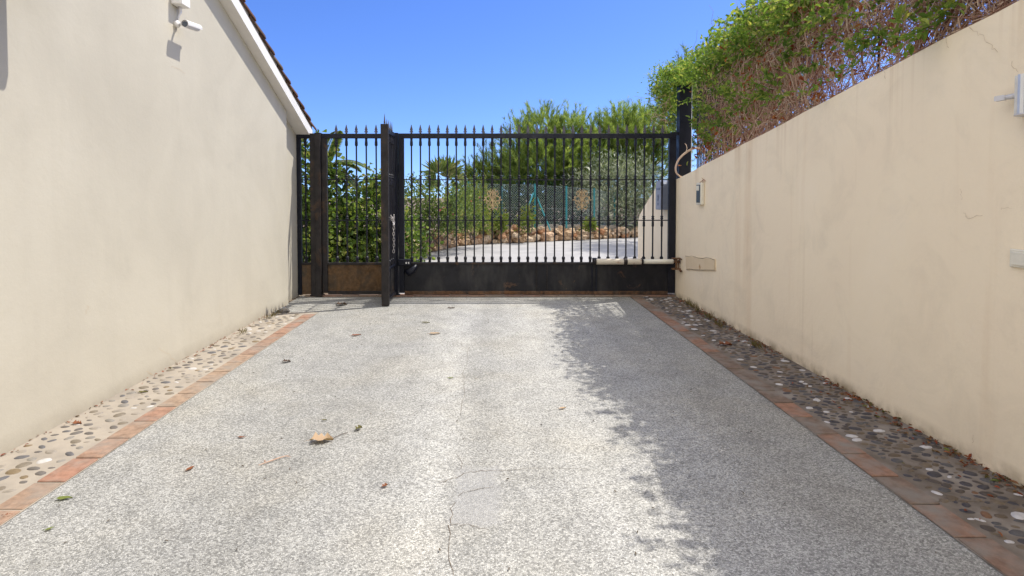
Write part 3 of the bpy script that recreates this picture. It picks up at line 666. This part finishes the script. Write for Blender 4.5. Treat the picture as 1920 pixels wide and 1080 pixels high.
def blob_points(blobs,n,shell=.55):
    # points in a union of ellipsoids, biased to the outer shell; returns position, outward normal
    vol=np.array([b[3]*b[4]*b[5] for b in blobs])**.75; ch=rng.choice(len(blobs),n,p=vol/vol.sum())
    B=np.array([b[:6] for b in blobs])[ch]; d=rvec(n); r=1-(1-shell)*rng.random(n)**1.4
    off=d*B[:,3:6]*r[:,None]*(1+.12*rng.normal(size=n))[:,None]
    return B[:,:3]+off,unit(d/B[:,3:6])
def shrub(name,label,cat,blobs,n,L,ratio,mat,group=None,stems=8,base=None,shape=0,up=.2,clump=1,extra=None,zmin=.02,shell=.5,tw=None):
    c=np.mean([b[:3] for b in blobs],0); base=base if base is not None else (c[0],c[1],0)
    root=thing(name,label,cat,base,group)
    nc=max(1,n//clump); p,nr=blob_points(blobs,nc,shell)
    p=np.repeat(p,clump,0); nr=np.repeat(nr,clump,0); n=len(p)
    if clump>1: p=p+rng.normal(0,L*.8,(n,3))
    d=unit(nr*.6+rvec(n)*.9+np.array([0,0,up])); nn=unit(nr*.5+rvec(n)*.8+np.array([0,0,.5]))
    ok=p[:,2]>zmin; p,d,nn=p[ok],d[ok],nn[ok]; n=len(p)
    mb=MB(); l=L*rng.uniform(.6,1.25,n); leaves(mb,p,d,nn,l,l*ratio,0,.25,shape)
    mats=[mat]
    if extra:
        mats.append(extra[0]); q,qn=blob_points(blobs,extra[1],.92); l=extra[2]*rng.uniform(.7,1.2,len(q))
        leaves(mb,q,unit(qn+rvec(len(q))),unit(qn+rvec(len(q))*.6),l,l*.8,1,.2,0)
    mb.build('foliage',mats,root)
    st=MB()
    for k in range(stems):
        b=blobs[k%len(blobs)]; e=np.array(b[:3])+rvec(1)[0]*np.array(b[3:6])*.6; s=np.array(base)+np.array([rng.normal(0,.12),rng.normal(0,.12),0])
        mid=(s+e)/2+rng.normal(0,.06,3); tt=np.linspace(0,1,6)[:,None]; pts=(1-tt)**2*s+2*tt*(1-tt)*mid+tt**2*e
        st.tube(pts,np.linspace(.018,.006,6),5)
    st.build('stems',tw or bark,root); return root

# ------------------------------------------------------------------ vines on the garden wall
hv=thing('vine_hedge','overgrown vine hedge of green leaves and dry brown twigs along garden wall top','hedge',(2.7,4,1.6))
def htop(y): return np.interp(y,[-1,3.6,4.4,5.0,5.8,6.6,7.2,7.8,8.3],[3.1,3.1,3.05,3.2,3.27,3.14,3.05,3.05,2.75])
tw=MB()
def twig(p,d,L,r,k=6,curl=.35,sag=.0):
    if p[1]>7.05 and p[0]>2.5 and p[2]<2.9: return
    pts=[p]; d=unit(np.array(d,float))
    for i in range(k-1):
        d=unit(d+rng.normal(0,curl,3)*np.array([.55,1,1])+np.array([0,0,-sag])); q=pts[-1]+d*L/(k-1)
        q[0]=max(q[0],2.50+.04*rng.random()) if q[1]<7.6 else q[0]
        if q[1]<7.7: q[2]=max(q[2],gtop(q[1])+.01) if q[0]<2.77 else q[2]
        if q[1]>7.05 and q[0]>2.42 and q[2]<2.9: break
        pts.append(q)
    if len(pts)>2: tw.tube(pts,np.linspace(r,r*.45,len(pts)),4,cap=False)
for k in range(6200):
    y=7.55-6.0*rng.random()**.8; b=gtop(y); t=htop(y); z=b+(t-b-.1)*rng.random()**1.15; x=rng.uniform(2.52,2.95)
    mode=rng.random()
    if mode<.45: d=(rng.normal(0,.25),rng.normal(0,.4),1)
    elif mode<.75: d=(rng.normal(0,.3),rng.normal(0,1),-.8)
    else: d=(-.3,rng.normal(0,1),rng.normal(0,.5))
    dens=1
    if 3.6<y<4.6 and z<b+.5 and rng.random()<.6: continue
    if y>6.9 and z<b+.75 and rng.random()<.75: continue
    twig(np.array([x,y,z]),d,rng.uniform(.25,.75),rng.uniform(.0016,.0042),6,.42,.05)
for k in range(46):      # thick vine stems
    y=7.4-6.2*rng.random(); twig(np.array([rng.uniform(2.55,2.75),y,gtop(y)+.02]),(0,rng.normal(0,.3),1),rng.uniform(.8,1.3),rng.uniform(.005,.010),9,.25)
for k in range(160):     # around the tall post
    z=rng.uniform(2.25,2.95); y=rng.uniform(7.6,8.2); twig(np.array([rng.uniform(2.38,2.55),y,z]),(rng.normal(0,.5),rng.normal(0,.6),rng.normal(0,1)),rng.uniform(.2,.5),.003,6,.4)
pts=[P(x,y,Y=7.55) for x,y in ((1330,303),(1318,278),(1300,277),(1283,288),(1271,300),(1266,315),(1268,325),(1277,333),(1290,332))]
tt=np.linspace(0,8,33); sm=np.stack([np.interp(tt,range(9),np.array(pts)[:,i]) for i in range(3)],1)
for _ in range(3): sm[1:-1]=(sm[:-2]+sm[1:-1]*2+sm[2:])/4
tw.tube(sm,np.linspace(.017,.010,33),7)
tw.tube([P(x,y,Y=7.5) for x,y in ((1285,288),(1288,279),(1287,272),(1284,269))],.005,5)
tw.tube([P(x,y,Y=7.5) for x,y in ((1308,256),(1322,269),(1336,280))],[.008,.011,.014],6)
tw.build('twigs',twig_m,hv)
lf=MB()
def vine_leaves(n,ys,zf,xs,L,m,dirup=.3,hang=False,clump=6):
    nc=n//clump; y=rng.uniform(*ys,nc); b=np.array([gtop(v) for v in y]); t=htop(y); z=b+(t-b)*zf(nc); x=rng.uniform(*xs,nc)
    p=np.repeat(np.stack([x,y,z],1),clump,0)+rng.normal(0,.075,(nc*clump,3))*np.array([.7,1.2,.8]); n=len(p)
    d=unit(rvec(n)+np.array([-.4,0,dirup])); nn=unit(rvec(n)*.8+np.array([-.3,-.1,.8])); l=L*rng.uniform(.6,1.3,n)
    g=np.array([gtop(v) for v in p[:,1]]); ok=((p[:,2]>g+.03)|(p[:,1]>7.9))&~((p[:,1]>6.9)&(p[:,1]<7.95)&(p[:,0]>2.40)&(p[:,2]<2.90)); leaves(lf,p[ok],d[ok],nn[ok],l[ok],l[ok]*.5,m,.22)
vine_leaves(7200,(4.6,7.95),lambda n:1-.30*rng.random(n)**1.3,(2.42,3.05),.062,0)       # bright crest
vine_leaves(4600,(.5,4.9),lambda n:1.02-.06*rng.random(n)+.30*rng.random(n)**4,(2.62,3.05),.062,0)
vine_leaves(230,(1,4.8),lambda n:.25+.6*rng.random(n),(2.48,2.62),.06,0)
vine_leaves(800,(5.0,7.5),lambda n:.08+.7*rng.random(n),(2.47,2.66),.055,0)
vine_leaves(1900,(1,7.5),lambda n:.9*rng.random(n),(2.52,2.9),.05,1,-.3)
vine_leaves(420,(6.6,7.4),lambda n:.05+.35*rng.random(n),(2.5,2.7),.06,1,-.3)
# horizontal green sprays growing out of the tangle
for k in range(64):
    y=rng.uniform(2.2,7.0); z=gtop(y)+(htop(y)-gtop(y))*rng.uniform(.12,.8); p0=np.array([2.54,y,z]); d=unit(np.array([-.25,rng.normal(0,1),rng.normal(.12,.2)])); Ls=rng.uniform(.25,.5); n=34
    u=rng.random(n); p=p0+d*u[:,None]*Ls+rng.normal(0,.018,(n,3)); p[:,0]=np.minimum(p[:,0],2.56)
    l=.058*rng.uniform(.7,1.2,n); leaves(lf,p,unit(d+rvec(n)*.9),unit(rvec(n)*.6+np.array([-.4,-.2,.8])),l,l*.48,0,.2)
# sprays round the tall post
n=1700; c=rng.choice(5,n); cc=np.array([P(1250,140,Y=7.9),P(1240,165,Y=7.9),P(1262,185,Y=7.9),P(1280,128,Y=7.8),P(1250,205,Y=8.0)])[c]
p=cc+rng.normal(0,.085,(n,3))*np.array([1.1,1.5,.8]); p=p[~((p[:,0]>2.5)&(p[:,1]<7.93)&(p[:,2]<2.86))]; n=len(p); l=.05*rng.uniform(.6,1.2,n); leaves(lf,p,unit(rvec(n)+np.array([-.3,0,.2])),unit(rvec(n)*.8+np.array([0,0,.8])),l,l*.48,0,.2)
lf.build('foliage',[hedge_l,hedge_d],hv)

# ------------------------------------------------------------------ planting beyond the gate
shrub('ivy_bush','tall mass of broad-leaved climbing ivy behind the gate beside the house','shrub',
   [(-3.1,9.2,1.55,.42,.5,.95),(-3.0,9.0,.6,.5,.5,.7),(-2.75,9.3,1.3,.45,.5,.75),(-2.55,9.6,.6,.6,.6,.7)],5200,.085,.85,ivy_l,stems=8,base=(-2.9,9.3,0),clump=3)
shrub('ivy_bush','lower rounded broad-leaved shrub seen through the closed narrow gate leaf','shrub',
   [(-2.1,9.9,.9,.55,.5,.75),(-1.75,10.0,.5,.6,.5,.55),(-2.0,10.1,1.55,.35,.4,.30),(-2.3,10,.4,.7,.5,.45)],4200,.085,.85,ivy_l,stems=7,base=(-2.0,10,0),clump=3)
q=P(745,440,Y=11.3)
shrub('bougainvillea','bushy bougainvillea with a few pink flowers above the rock edging','shrub',
   [(-1.75,12.4,1.2,.55,.5,.62),(-1.2,12.8,1.15,.55,.5,.55),(-.75,13.5,1.05,.5,.5,.62),(-1.5,12.6,.8,.8,.5,.35)],5200,.07,.6,bou_l,stems=7,base=(-1.3,12.7,.3),clump=3,extra=(flow_p,26,.07),zmin=.48)
shrub('grass_palm_bush','pale loose feathery shrub between the bougainvillea and wire fence','shrub',
   [(-.45,14.8,1.05,.5,.5,.72),(-.75,14.2,.9,.4,.4,.6)],2400,.14,.16,plant_l,stems=5,base=(-.5,14.6,.3),shape=1,up=.7,clump=4,zmin=.35)
def frond(mb,p,d,L,n,ll,wd,droop=.9,m=0):
    pts=[np.array(p,float)]; d=unit(np.array(d,float)); k=14
    for i in range(k): d=unit(d+np.array([0,0,-droop/k])); pts.append(pts[-1]+d*L/k)
    pts=np.array(pts); u=np.linspace(.12,1,n)*k; i=np.minimum(u.astype(int),k-1); q=pts[i]+(pts[i+1]-pts[i])*(u-i)[:,None]; t=unit(pts[i+1]-pts[i]); s=unit(np.cross(t,np.array([0,0,1.])))
    l=ll*np.sin(np.linspace(.35,2.9,n))**.6
    for sg in (1,-1): leaves(mb,q,unit(t*.55+s*sg+np.array([0,0,-.35])),unit(np.cross(s,t)+rvec(n)*.1),l,wd,m,.15,1)
    return pts
pl=thing('palm','palm with arching pinnate fronds against the sky behind closed narrow gate','palm',(-3.2,10.6,0))
fr=MB(); stm=MB(); c=P(606,318,Y=9.5)
stm.tube([(-3.0,9.9,0),(-2.98,9.7,1.0),tuple(c)],[.09,.08,.06],8)
for d,L in (((.8,-.1,.75),1.0),((.95,-.3,.35),.85),((.2,-.2,1),.9),((-.5,.2,.9),.9),((.6,.5,.8),.8),((.9,.1,.1),.6)):
    pt=frond(fr,c,d,L*.9,36,.22,.055,1.5); stm.tube(pt,np.linspace(.012,.004,len(pt)),4)
fr.build('fronds',palm_l,pl); stm.build('trunk',bark,pl)
fpz=thing('fan_palm','young fan palm with spiky leaves against the sky above bougainvillea','palm',(-1.25,15,0))
fr=MB(); stm=MB(); c=P(838,352,Y=15); stm.tube([(-1.25,15,0),(-1.23,15,.8),tuple(c)],[.09,.08,.05],8)
for px,py in ((806,303),(800,335),(828,298),(850,300),(866,322),(858,345),(815,345),(842,318)):
    e=P(px,py,Y=15+rng.uniform(-.3,.3)); ctr=c+(e-c)*.55; stm.tube([c,(c+ctr)/2+[0,0,.03],ctr],.008,4); dd=unit(e-c); s=unit(np.cross(dd,np.array([0,1.,.3])))
    n=21; th=np.linspace(-1.25,1.25,n); dirs=unit(dd*np.cos(th)[:,None]+s*np.sin(th)[:,None]+rng.normal(0,.08,(n,3))); leaves(fr,np.repeat(ctr[None],n,0),dirs,np.repeat(np.array([[0,-1.,.4]]),n,0),np.linalg.norm(e-c)*.62*rng.uniform(.8,1.1,n),.07,0,.2,1)
fr.build('fronds',palm_l,fpz); stm.build('trunk',bark,fpz)

# rock edging of the bed along the far road
rw=thing('rock_wall','low rough wall of tan limestone rocks edging the bed beyond the gate','wall',(1,14.5,0))
base=[P(x,y,Z=0)[:2] for x,y in ((752,497),(765,489),(800,475),(850,463),(900,458),(960,456),(1050,452),(1120,449),(1165,447),(1215,444))]
base=np.array(base); seg=np.r_[0,np.cumsum(np.linalg.norm(np.diff(base,axis=0),axis=1))]
hts=[.52,.50,.46,.42,.40,.40,.37,.32,.24,.18]
rk=MB(); s=0
def rock(mb,c,r):
    ico=[];n1,n2=5,7
    for i in range(n1+1):
        for j in range(n2):
            a=math.pi*i/n1; b=2*math.pi*j/n2; ico.append((math.sin(a)*math.cos(b),math.sin(a)*math.sin(b),math.cos(a)))
    v=np.array(ico); k=rng.normal(0,.16,(len(v),1)); k[:n2]=k[0]; k[-n2:]=k[-1]; v=v*(1+k)*np.array(r)
    th=rng.uniform(0,6.28); cs,sn=math.cos(th),math.sin(th); v=v@np.array([[cs,-sn,0],[sn,cs,0],[0,0,1]])+c
    mb.add(v,[(i*n2+j,i*n2+(j+1)%n2,(i+1)*n2+(j+1)%n2,(i+1)*n2+j) for i in range(n1) for j in range(n2)])
while s<seg[-1]:
    x=np.interp(s,seg,base[:,0]); y=np.interp(s,seg,base[:,1]); h=np.interp(s,seg,hts)
    z=.0
    while z<h-.04:
        r=rng.uniform(.07,.15)
        rock(rk,np.array([x+rng.normal(0,.04),y+.10+z*.35+rng.normal(0,.05),z+r*.6]),(r*1.15,r,r*.8)); z+=r*1.05
    s+=rng.uniform(.13,.2)
rk.build('rocks',rock_m,rw)
cp=MB(); off=base+np.array([0,.42])
for i in range(3,len(base)-1):
    a,b=off[i],off[i+1]; cp.add([(p[0],p[1]+dy,zz) for p in (a,b) for dy in (0,.12) for zz in (0,hts[i]+.09)],[(0,1,3,2),(4,6,7,5),(0,4,5,1),(2,3,7,6),(0,2,6,4),(1,5,7,3)])
cp.build('coping',bedL,rw)
bd=np.concatenate([base+np.array([0,.25]),np.array([[8,19.5],[8,24],[-6,24],[-6,12.5]])]); zb=[h-.06 for h in hts]+[.2,.3,.3,.3]
MB().add([(p[0],p[1],z) for p,z in zip(bd,zb)],[tuple(range(len(bd)))]).build('planting_bed',soil)['kind']='structure'

# chain link fence
cf=thing('chain_link_fence','green posted chain link wire fence above the rock wall beyond the gate','fence',(1.5,17,.3))
PS=[(850,341,430,16.6),(878,343,432,16.7),(940,346,433,16.8),(1003,347,433,17.0),(1062,351,433,17.3),(1114,355,433,17.9),(1152,363,437,19.0)]
W=MB(); prev=None
for i,(px,yt,yb,Y) in enumerate(PS):
    a=P(px,yt,Y=Y); b=P(px,yb,Y=Y); 
    m=MB(); m.tube([(b[0],b[1],b[2]-.1),(a[0],a[1],a[2]+.02)],.030,8); m.lathe(np.array([a[0],a[1],a[2]+.02]),[(0,.034),(.02,.034)],8); m.build('post',tealm,cf)
    if prev is not None:
        a0,b0=prev; Lh=np.linalg.norm((a-a0)[:2]); H=a0[2]-b0[2]; sp=.075
        def at(u,v): return b0+(b-b0)*u/Lh+((a0-b0)+((a-b)-(a0-b0))*u/Lh)*v/H
        k=-H
        while k<Lh:
            for sg in (1,-1):
                u0,u1=(k,k+H) if sg==1 else (k+H,k)
                v0,v1=0,H
                lo,hi=min(u0,u1),max(u0,u1)
                pts=[]
                for uu in (max(0,lo),min(Lh,hi)):
                    vv=(uu-u0)/(u1-u0)*H; pts.append(at(uu,vv))
                if np.linalg.norm(pts[0]-pts[1])>.02: W.tube(pts,.0027,3,cap=False)
            k+=sp
        for v in (0,.5,1): W.tube([at(0,v*H),at(Lh,v*H)],.004,3)
    prev=(a,b)
W.build('wire_mesh',wire_m,cf)
m=MB(); m.tube([P(1006,368,Y=16.95),P(1032,432,Y=16.6)],.024,7); m.build('brace',tealm,cf)
m=MB(); m.tube([P(1000,362,Y=16.95),P(988,395,Y=16.6)],.024,7); m.build('brace',tealm,cf)

lab=['small yellow green plant in front of wire fence, above the rocks near bougainvillea','leafy sapling in front of wire fence below the left gilt ornament','taller young plant in front of wire fence between the two gilt ornaments','low pale green plant at the wire fence end before dark shrubs']
for (px,yt,Y,r),lb in zip(((902,400,16.0,.3),(938,402,16.2,.22),(988,388,16.2,.30),(1105,418,17.2,.16)),lab):
    c=P(px,(yt+434)/2,Y=Y); h=(P(px,yt,Y=Y)[2]-.34)/2
    shrub('young_shrub',lb,'plant',[(c[0],Y,.36+h*.7,r*.8,r*.8,h*.6),(c[0]+.05,Y,.36+h*1.4,r*.5,r*.5,h*.6)],420,.10,.4,plant_l,'young shrubs in front of the wire fence',stems=5,base=(c[0],Y,.3),clump=3,zmin=.3)

shrub('oleander','big rounded silver green leafed shrub behind wire fence beside the far wall end','shrub',
   [(3.9,19.4,1.9,1.0,.8,.85),(4.9,19.2,1.7,1.0,.8,1.05),(4.3,19.0,.9,1.3,.8,.8),(5.4,19.3,1.0,.9,.8,.9),(3.2,20.2,1.6,.7,.6,.7)],9500,.17,.2,ole_l,stems=12,base=(4.4,19.4,0),shape=1,clump=5,up=.35)
labs=['dark shrub behind wire fence, at the sky edge left of the pines','dark green shrub behind fence panel holding left gilt ornament','dense dark shrub behind the fence between the gilt ornaments','dense dark shrub behind fence under the right pine']
for (X,Y,h,r),lb in zip(((-.6,19.5,1.7,.9),(.7,20.0,1.75,1.1),(2.1,20.2,1.9,1.1),(3.4,21.0,1.9,1.1)),labs):
    shrub('dark_shrub',lb,'shrub',[(X,Y,h*.55,r,.8,h*.5),(X+.3,Y+.3,h*.75,r*.7,.6,h*.3),(X-.4,Y-.1,h*.4,r*.8,.7,h*.4)],2600,.15,.4,bush_l,'dark shrubs behind the wire fence',stems=6,base=(X,Y,0),shape=1,clump=4)

def pine(label,base,blobs,nshoot,mat,h,sl=.55,group='pines beyond the wire fence'):
    root=thing('pine_tree',label,'tree',base,group); base=np.array(base,float)
    p,nr=blob_points(blobs,nshoot,.45); d=unit(nr*.75+rvec(nshoot)*.4+np.array([0,0,.75]))
    mb=MB(); K=66; L=sl*rng.uniform(.5,1.5,nshoot)
    u=rng.random((nshoot,K))**.8; ax=np.repeat(d[:,None],K,1); pos=p[:,None]+ax*(u*L[:,None])[:,:,None]
    rad=rvec(nshoot*K).reshape(nshoot,K,3); rad=unit(rad-ax*(rad*ax).sum(-1,keepdims=True)); nd=unit(ax*1.0+rad*.7)
    l=.17*rng.uniform(.7,1.2,nshoot*K); pp=pos.reshape(-1,3); keep=pp[:,2]>.4
    leaves(mb,pp[keep],nd.reshape(-1,3)[keep],rvec(nshoot*K)[keep],l[keep],.016,0,0,2)
    mb.build('crown',mat,root)
    t=MB(); top=base+np.array([0,0,h]); t.tube([base,base+np.array([.05,0,h*.4]),top],[.13,.10,.03],8); t.build('trunk',bark,root)
    st=MB()
    for k in range(26):
        z=rng.uniform(.25,.9); s=base+np.array([.03,0,h*z]); i=rng.integers(nshoot); e=p[i]; st.tube([s,(s+e)/2+[0,0,.1],e,e+d[i]*L[i]*.8],[.035,.022,.012,.005],5)
    st.build('branches',bark,root)
pine('smaller dark pine standing left of the taller pines behind the wire fence',(.15,22.5,0),[(.1,22.5,2.45,.75,.7,.65),(-.5,22.6,1.9,.7,.6,.6),(.55,22.3,1.9,.7,.6,.7),(-.9,22.7,1.7,.5,.5,.5)],420,pine_d,2.9)
pine('tall bushy light green pine in the middle behind the wire fence',(2.1,21.5,0),[(1.1,21.3,3.2,.6,.7,.75),(1.9,21.3,3.6,.7,.8,.85),(2.9,21.4,3.6,.75,.8,.75),(2.0,21.0,2.5,1.3,.9,.75),(3.2,21.2,2.6,1.1,.8,.9),(.9,21.3,2.2,.5,.6,.6),(2.0,21.2,1.6,1.6,.8,.55),(3.0,21.4,1.9,1.0,.8,.6)],1700,pine_l,4.4)
pine('tall light green pine on the right, behind the silver green shrub',(5.2,22.0,0),[(4.2,22,3.4,.7,.8,.7),(5.0,21.8,3.7,.7,.8,.9),(5.8,21.8,3.6,.8,.8,1.0),(5.0,21.6,2.6,1.3,.8,.9),(6.4,21.8,2.9,.9,.8,1.1),(4.5,21.9,1.8,1.5,.9,.8)],1600,pine_l,4.6)
pine('tall dark pine rising behind the vine hedge on the garden wall',(6.4,15.2,0),[(5.7,15.2,3.9,.8,.9,.75),(5.6,15.7,3.5,.8,.8,.8),(6.2,16.5,4.5,.8,.8,.8),(6.0,17.2,4.4,.85,.8,.9),(6.3,14.2,4.0,.9,1,.9),(7.0,14.8,4.9,.9,1,1.0),(5.9,14.2,3.3,.8,.9,.8),(7.4,15.4,4.2,1.1,1,1.2)],1000,pine_d,6.0)

# ------------------------------------------------------------------ fallen leaves, twigs, weeds
def fallen(px,py,L,kind,label,col,rz=None,curl=.3):
    c=P(px,py,Z=.008); m=MB(); n=13; rz=rng.uniform(0,6.28) if rz is None else rz
    if kind=='lobed': out=[(0,0),(.12,.10),(.2,.32),(.34,.20),(.44,.40),(.58,.22),(.70,.34),(.8,.16),(1,0)]
    else: out=[(0,0),(.15,.12),(.4,.22),(.7,.16),(1,0)]
    W=1 if kind=='lobed' else 1
    v=[];k=len(out)
    for x,y in out: v.append(((x-.5)*L,y*L*W,(curl*y*.9+.15*curl*math.sin(x*9)+.05)*L))
    for x,y in out: v.append(((x-.5)*L,0,(.04+.10*curl*math.sin(x*5))*L))
    for x,y in out: v.append(((x-.5)*L,-y*L*W*.9,(curl*y*.8+.12*curl*math.sin(x*8+1)+.05)*L))
    f=[(i,i+1,k+i+1,k+i) for i in range(k-1)]+[(k+i,k+i+1,2*k+i+1,2*k+i) for i in range(k-1)]
    v=np.array(v); cs,sn=math.cos(rz),math.sin(rz); v[:,:2]=v[:,:2]@np.array([[cs,sn],[-sn,cs]]); v[:,2]-=v[:,2].min()
    m.add(v+c,f); s=np.array([-.5*L*cs,-.5*L*sn,.01]); e=s*1.5; e[2]=.004; m.tube([c+s,c+e],[.0012,.0008],4)
    return tag(m.build('fallen_leaf',col,smooth=True),label,'leaf','leaves fallen on the driveway')
tan=leaf_mat('tan dry leaf',[(0,(.40,.28,.17)),(1,(.45,.32,.20))],.15); olive=leaf_mat('olive leaf',[(0,(.10,.10,.03)),(1,(.14,.12,.04))],.2)
redb=leaf_mat('red brown leaf',[(0,(.20,.075,.035)),(1,(.24,.09,.04))],.2); grn=leaf_mat('green fallen leaf',[(0,(.14,.17,.04)),(1,(.17,.2,.05))],.2); dk=leaf_mat('dark dry leaf',[(0,(.07,.045,.03)),(1,(.09,.06,.04))],.1)
fallen(603,827,.13,'lobed','large curled tan lobed leaf lying on the driveway, biggest of the fallen leaves',tan,R(8),.55)
fallen(673,805,.055,'lobed','crumpled olive brown leaf just right of the big tan leaf',olive,R(60),.9)
fallen(357,879,.055,'plain','narrow orange brown leaf on the driveway near the left edging',redb,R(75),.4)
fallen(722,912,.035,'lobed','tiny red brown leaf alone in the middle of the near driveway',redb,None,.8)
fallen(120,935,.07,'plain','slim olive green leaf beside left terracotta edging in the foreground',grn,R(10),.3)
fallen(93,992,.035,'plain','small green leaf near the lower left corner of the driveway',grn,R(60),.4)
fallen(537,679,.07,'lobed','dark curled leaf on driveway just right of the left edging',dk,R(5),.6)
fallen(668,629,.10,'plain','reddish leaf on the driveway in line below the open gate leaf',redb,R(30),.35)
fallen(815,626,.11,'plain','pale pinkish brown leaf on the far driveway left of its centre',tan,R(15),.35)
fallen(798,605,.09,'plain','olive leaf on the far driveway nearer the gate than pinkish leaf',olive,R(0),.3)
fallen(846,578,.09,'plain','dark leaf just in front of the wide gate at its left half',dk,R(10),.5)
fallen(608,788,.035,'plain','small olive leaf above the big tan leaf',olive,R(10),.5)
fallen(452,820,.045,'plain','small brown leaf left of the big tan leaf',redb,R(170),.3)
fallen(845,709,.045,'plain','tiny green leaf on mid driveway left of the centre crack',grn,R(20),.4)
fallen(1055,766,.055,'plain','pale brown leaf on sunlit driveway near the edge of hedge shadow',tan,R(30),.5)
fallen(640,572,.14,'lobed','dark leaf in the shadow of the open gate leaf',dk,R(10),.5)
fallen(144,795,.06,'lobed','orange brown leaf on left pebble path close to the wall',redb,R(0),.6)
fallen(268,736,.065,'plain','olive leaf on left pebble path close to the wall',olive,R(20),.5)
fallen(15,968,.04,'lobed','dark red leaf lying on nearest left terracotta brick',redb,R(0),.4)
fallen(1360,648,.13,'lobed','reddish curled leaf on right pebble path',redb,R(5),.6)
fallen(1877,897,.05,'plain','bright red leaf at the foot of garden wall in right foreground',redb,R(70),.9)
fallen(1868,902,.055,'plain','green leaf at the foot of garden wall in right foreground',grn,R(10),.4)
m=MB(); q=[P(x,y,Z=.012) for x,y in ((485,872),(505,865),(522,859),(535,855),(546,857))]; m.tube(q,[.0018,.003,.003,.0025,.001],5); m.tube([q[3],P(543,853,Z=.015)],.0015,4); m.tube([P(497,866,Z=.012),P(496,863,Z=.02)],.004,4)
tag(m.build('twig',twig_m),'thin brown twig on the driveway left of centre','twig')
m=MB(); m.tube([P(624,822,Z=.01),P(640,814,Z=.012),P(652,811,Z=.01)],.0016,4); tag(m.build('twig',dk),'hair-thin dark stalk between big tan leaf and olive leaf','twig')
m=MB(); rock(m,P(532,584,Z=.02)+np.array([0,0,0]),(.075,.05,.035)); tag(m.build('stone',M_bright('dark stone',(.10,.09,.08),.9)),'dark flat stone at the foot of the house wall near gate','stone')

lt=MB()
def litter(n,x0,x1,y0,y1,L,conc=1):
    x=x1-(x1-x0)*rng.random(n)**conc; y=rng.uniform(y0,y1,n); keep=(np.sin(y*5.3)+np.sin(y*2.1+1)+rng.normal(0,.8,n))>-.2; x,y=x[keep],y[keep]; n=len(x)
    p=np.stack([x,y,np.full(n,.012)+rng.random(n)*.012],1); d=rvec(n)*np.array([1,1,.25]); l=L*rng.uniform(.5,1.2,n); leaves(lt,p,d,unit(rvec(n)*.5+np.array([0,0,1.])),l,l*.5,0,.25)
litter(850,XR-.13,XR-.003,1.9,7.5,.032,2.4); litter(90,2.05,XR,1.9,7.5,.028)
tag(lt.build('leaf_litter',litter_m,origin=(2.4,4,0)),'strip of small red and brown leaf litter along foot of garden wall','leaf litter',kind='stuff')
lt=MB(); x=XL+.004+.05*rng.random(170)**2; y=rng.uniform(2.2,7.0,170); p=np.stack([x,y,np.full(170,.013)],1); l=.026*rng.uniform(.4,1.3,170); leaves(lt,p,rvec(170)*np.array([1,1,.2]),unit(rvec(170)*.4+np.array([0,0,1.])),l,l*.4,0,.2)
tag(lt.build('leaf_litter',litter_m,origin=(-2.6,4,0)),'sparse dry leaf crumbs along the foot of the house wall','leaf litter',kind='stuff')
lt=MB(); n=420; x=rng.uniform(-2.0,1.8,n); y=2+5.6*rng.random(n)**.8; p=np.stack([x,y,np.full(n,.010)],1); l=.013*rng.uniform(.4,1.5,n); leaves(lt,p,rvec(n)*np.array([1,1,.15]),unit(rvec(n)*.3+np.array([0,0,1.])),l,l*.45,0,.2)
tag(lt.build('debris',leaf_mat('crumbs',[(0,(.06,.05,.04)),(.7,(.12,.09,.06)),(1,(.2,.17,.13))],.1),origin=(0,4.5,0)),'tiny dark leaf crumbs scattered over the driveway','debris',kind='stuff')
def weeds(label,pts,n,h):
    m=MB(); c=np.array(pts)[rng.choice(len(pts),n)]; p=c+np.stack([rng.normal(0,.012,n),rng.normal(0,.05,n),np.zeros(n)],1); d=unit(rng.normal(0,.45,(n,3))+np.array([-.25 if pts[0][0]>0 else .25,0,1.])); l=h*rng.uniform(.4,1.2,n)
    leaves(m,p,d,rvec(n),l,.006,0,.1,1); tag(m.build('weeds',grass_m,origin=tuple(c.mean(0)*[1,1,0])),label,'weeds',kind='stuff')
weeds('dry weed tufts at foot of garden wall just before the gate',[P(x,y,Z=.01) for x,y in ((1292,572),(1299,577),(1309,584),(1330,598),(1350,612),(1420,652))],260,.10)
weeds('small dry weeds at the foot of house wall near gate',[P(x,y,Z=.01) for x,y in ((520,588),(511,594),(503,598),(456,625))],110,.07)
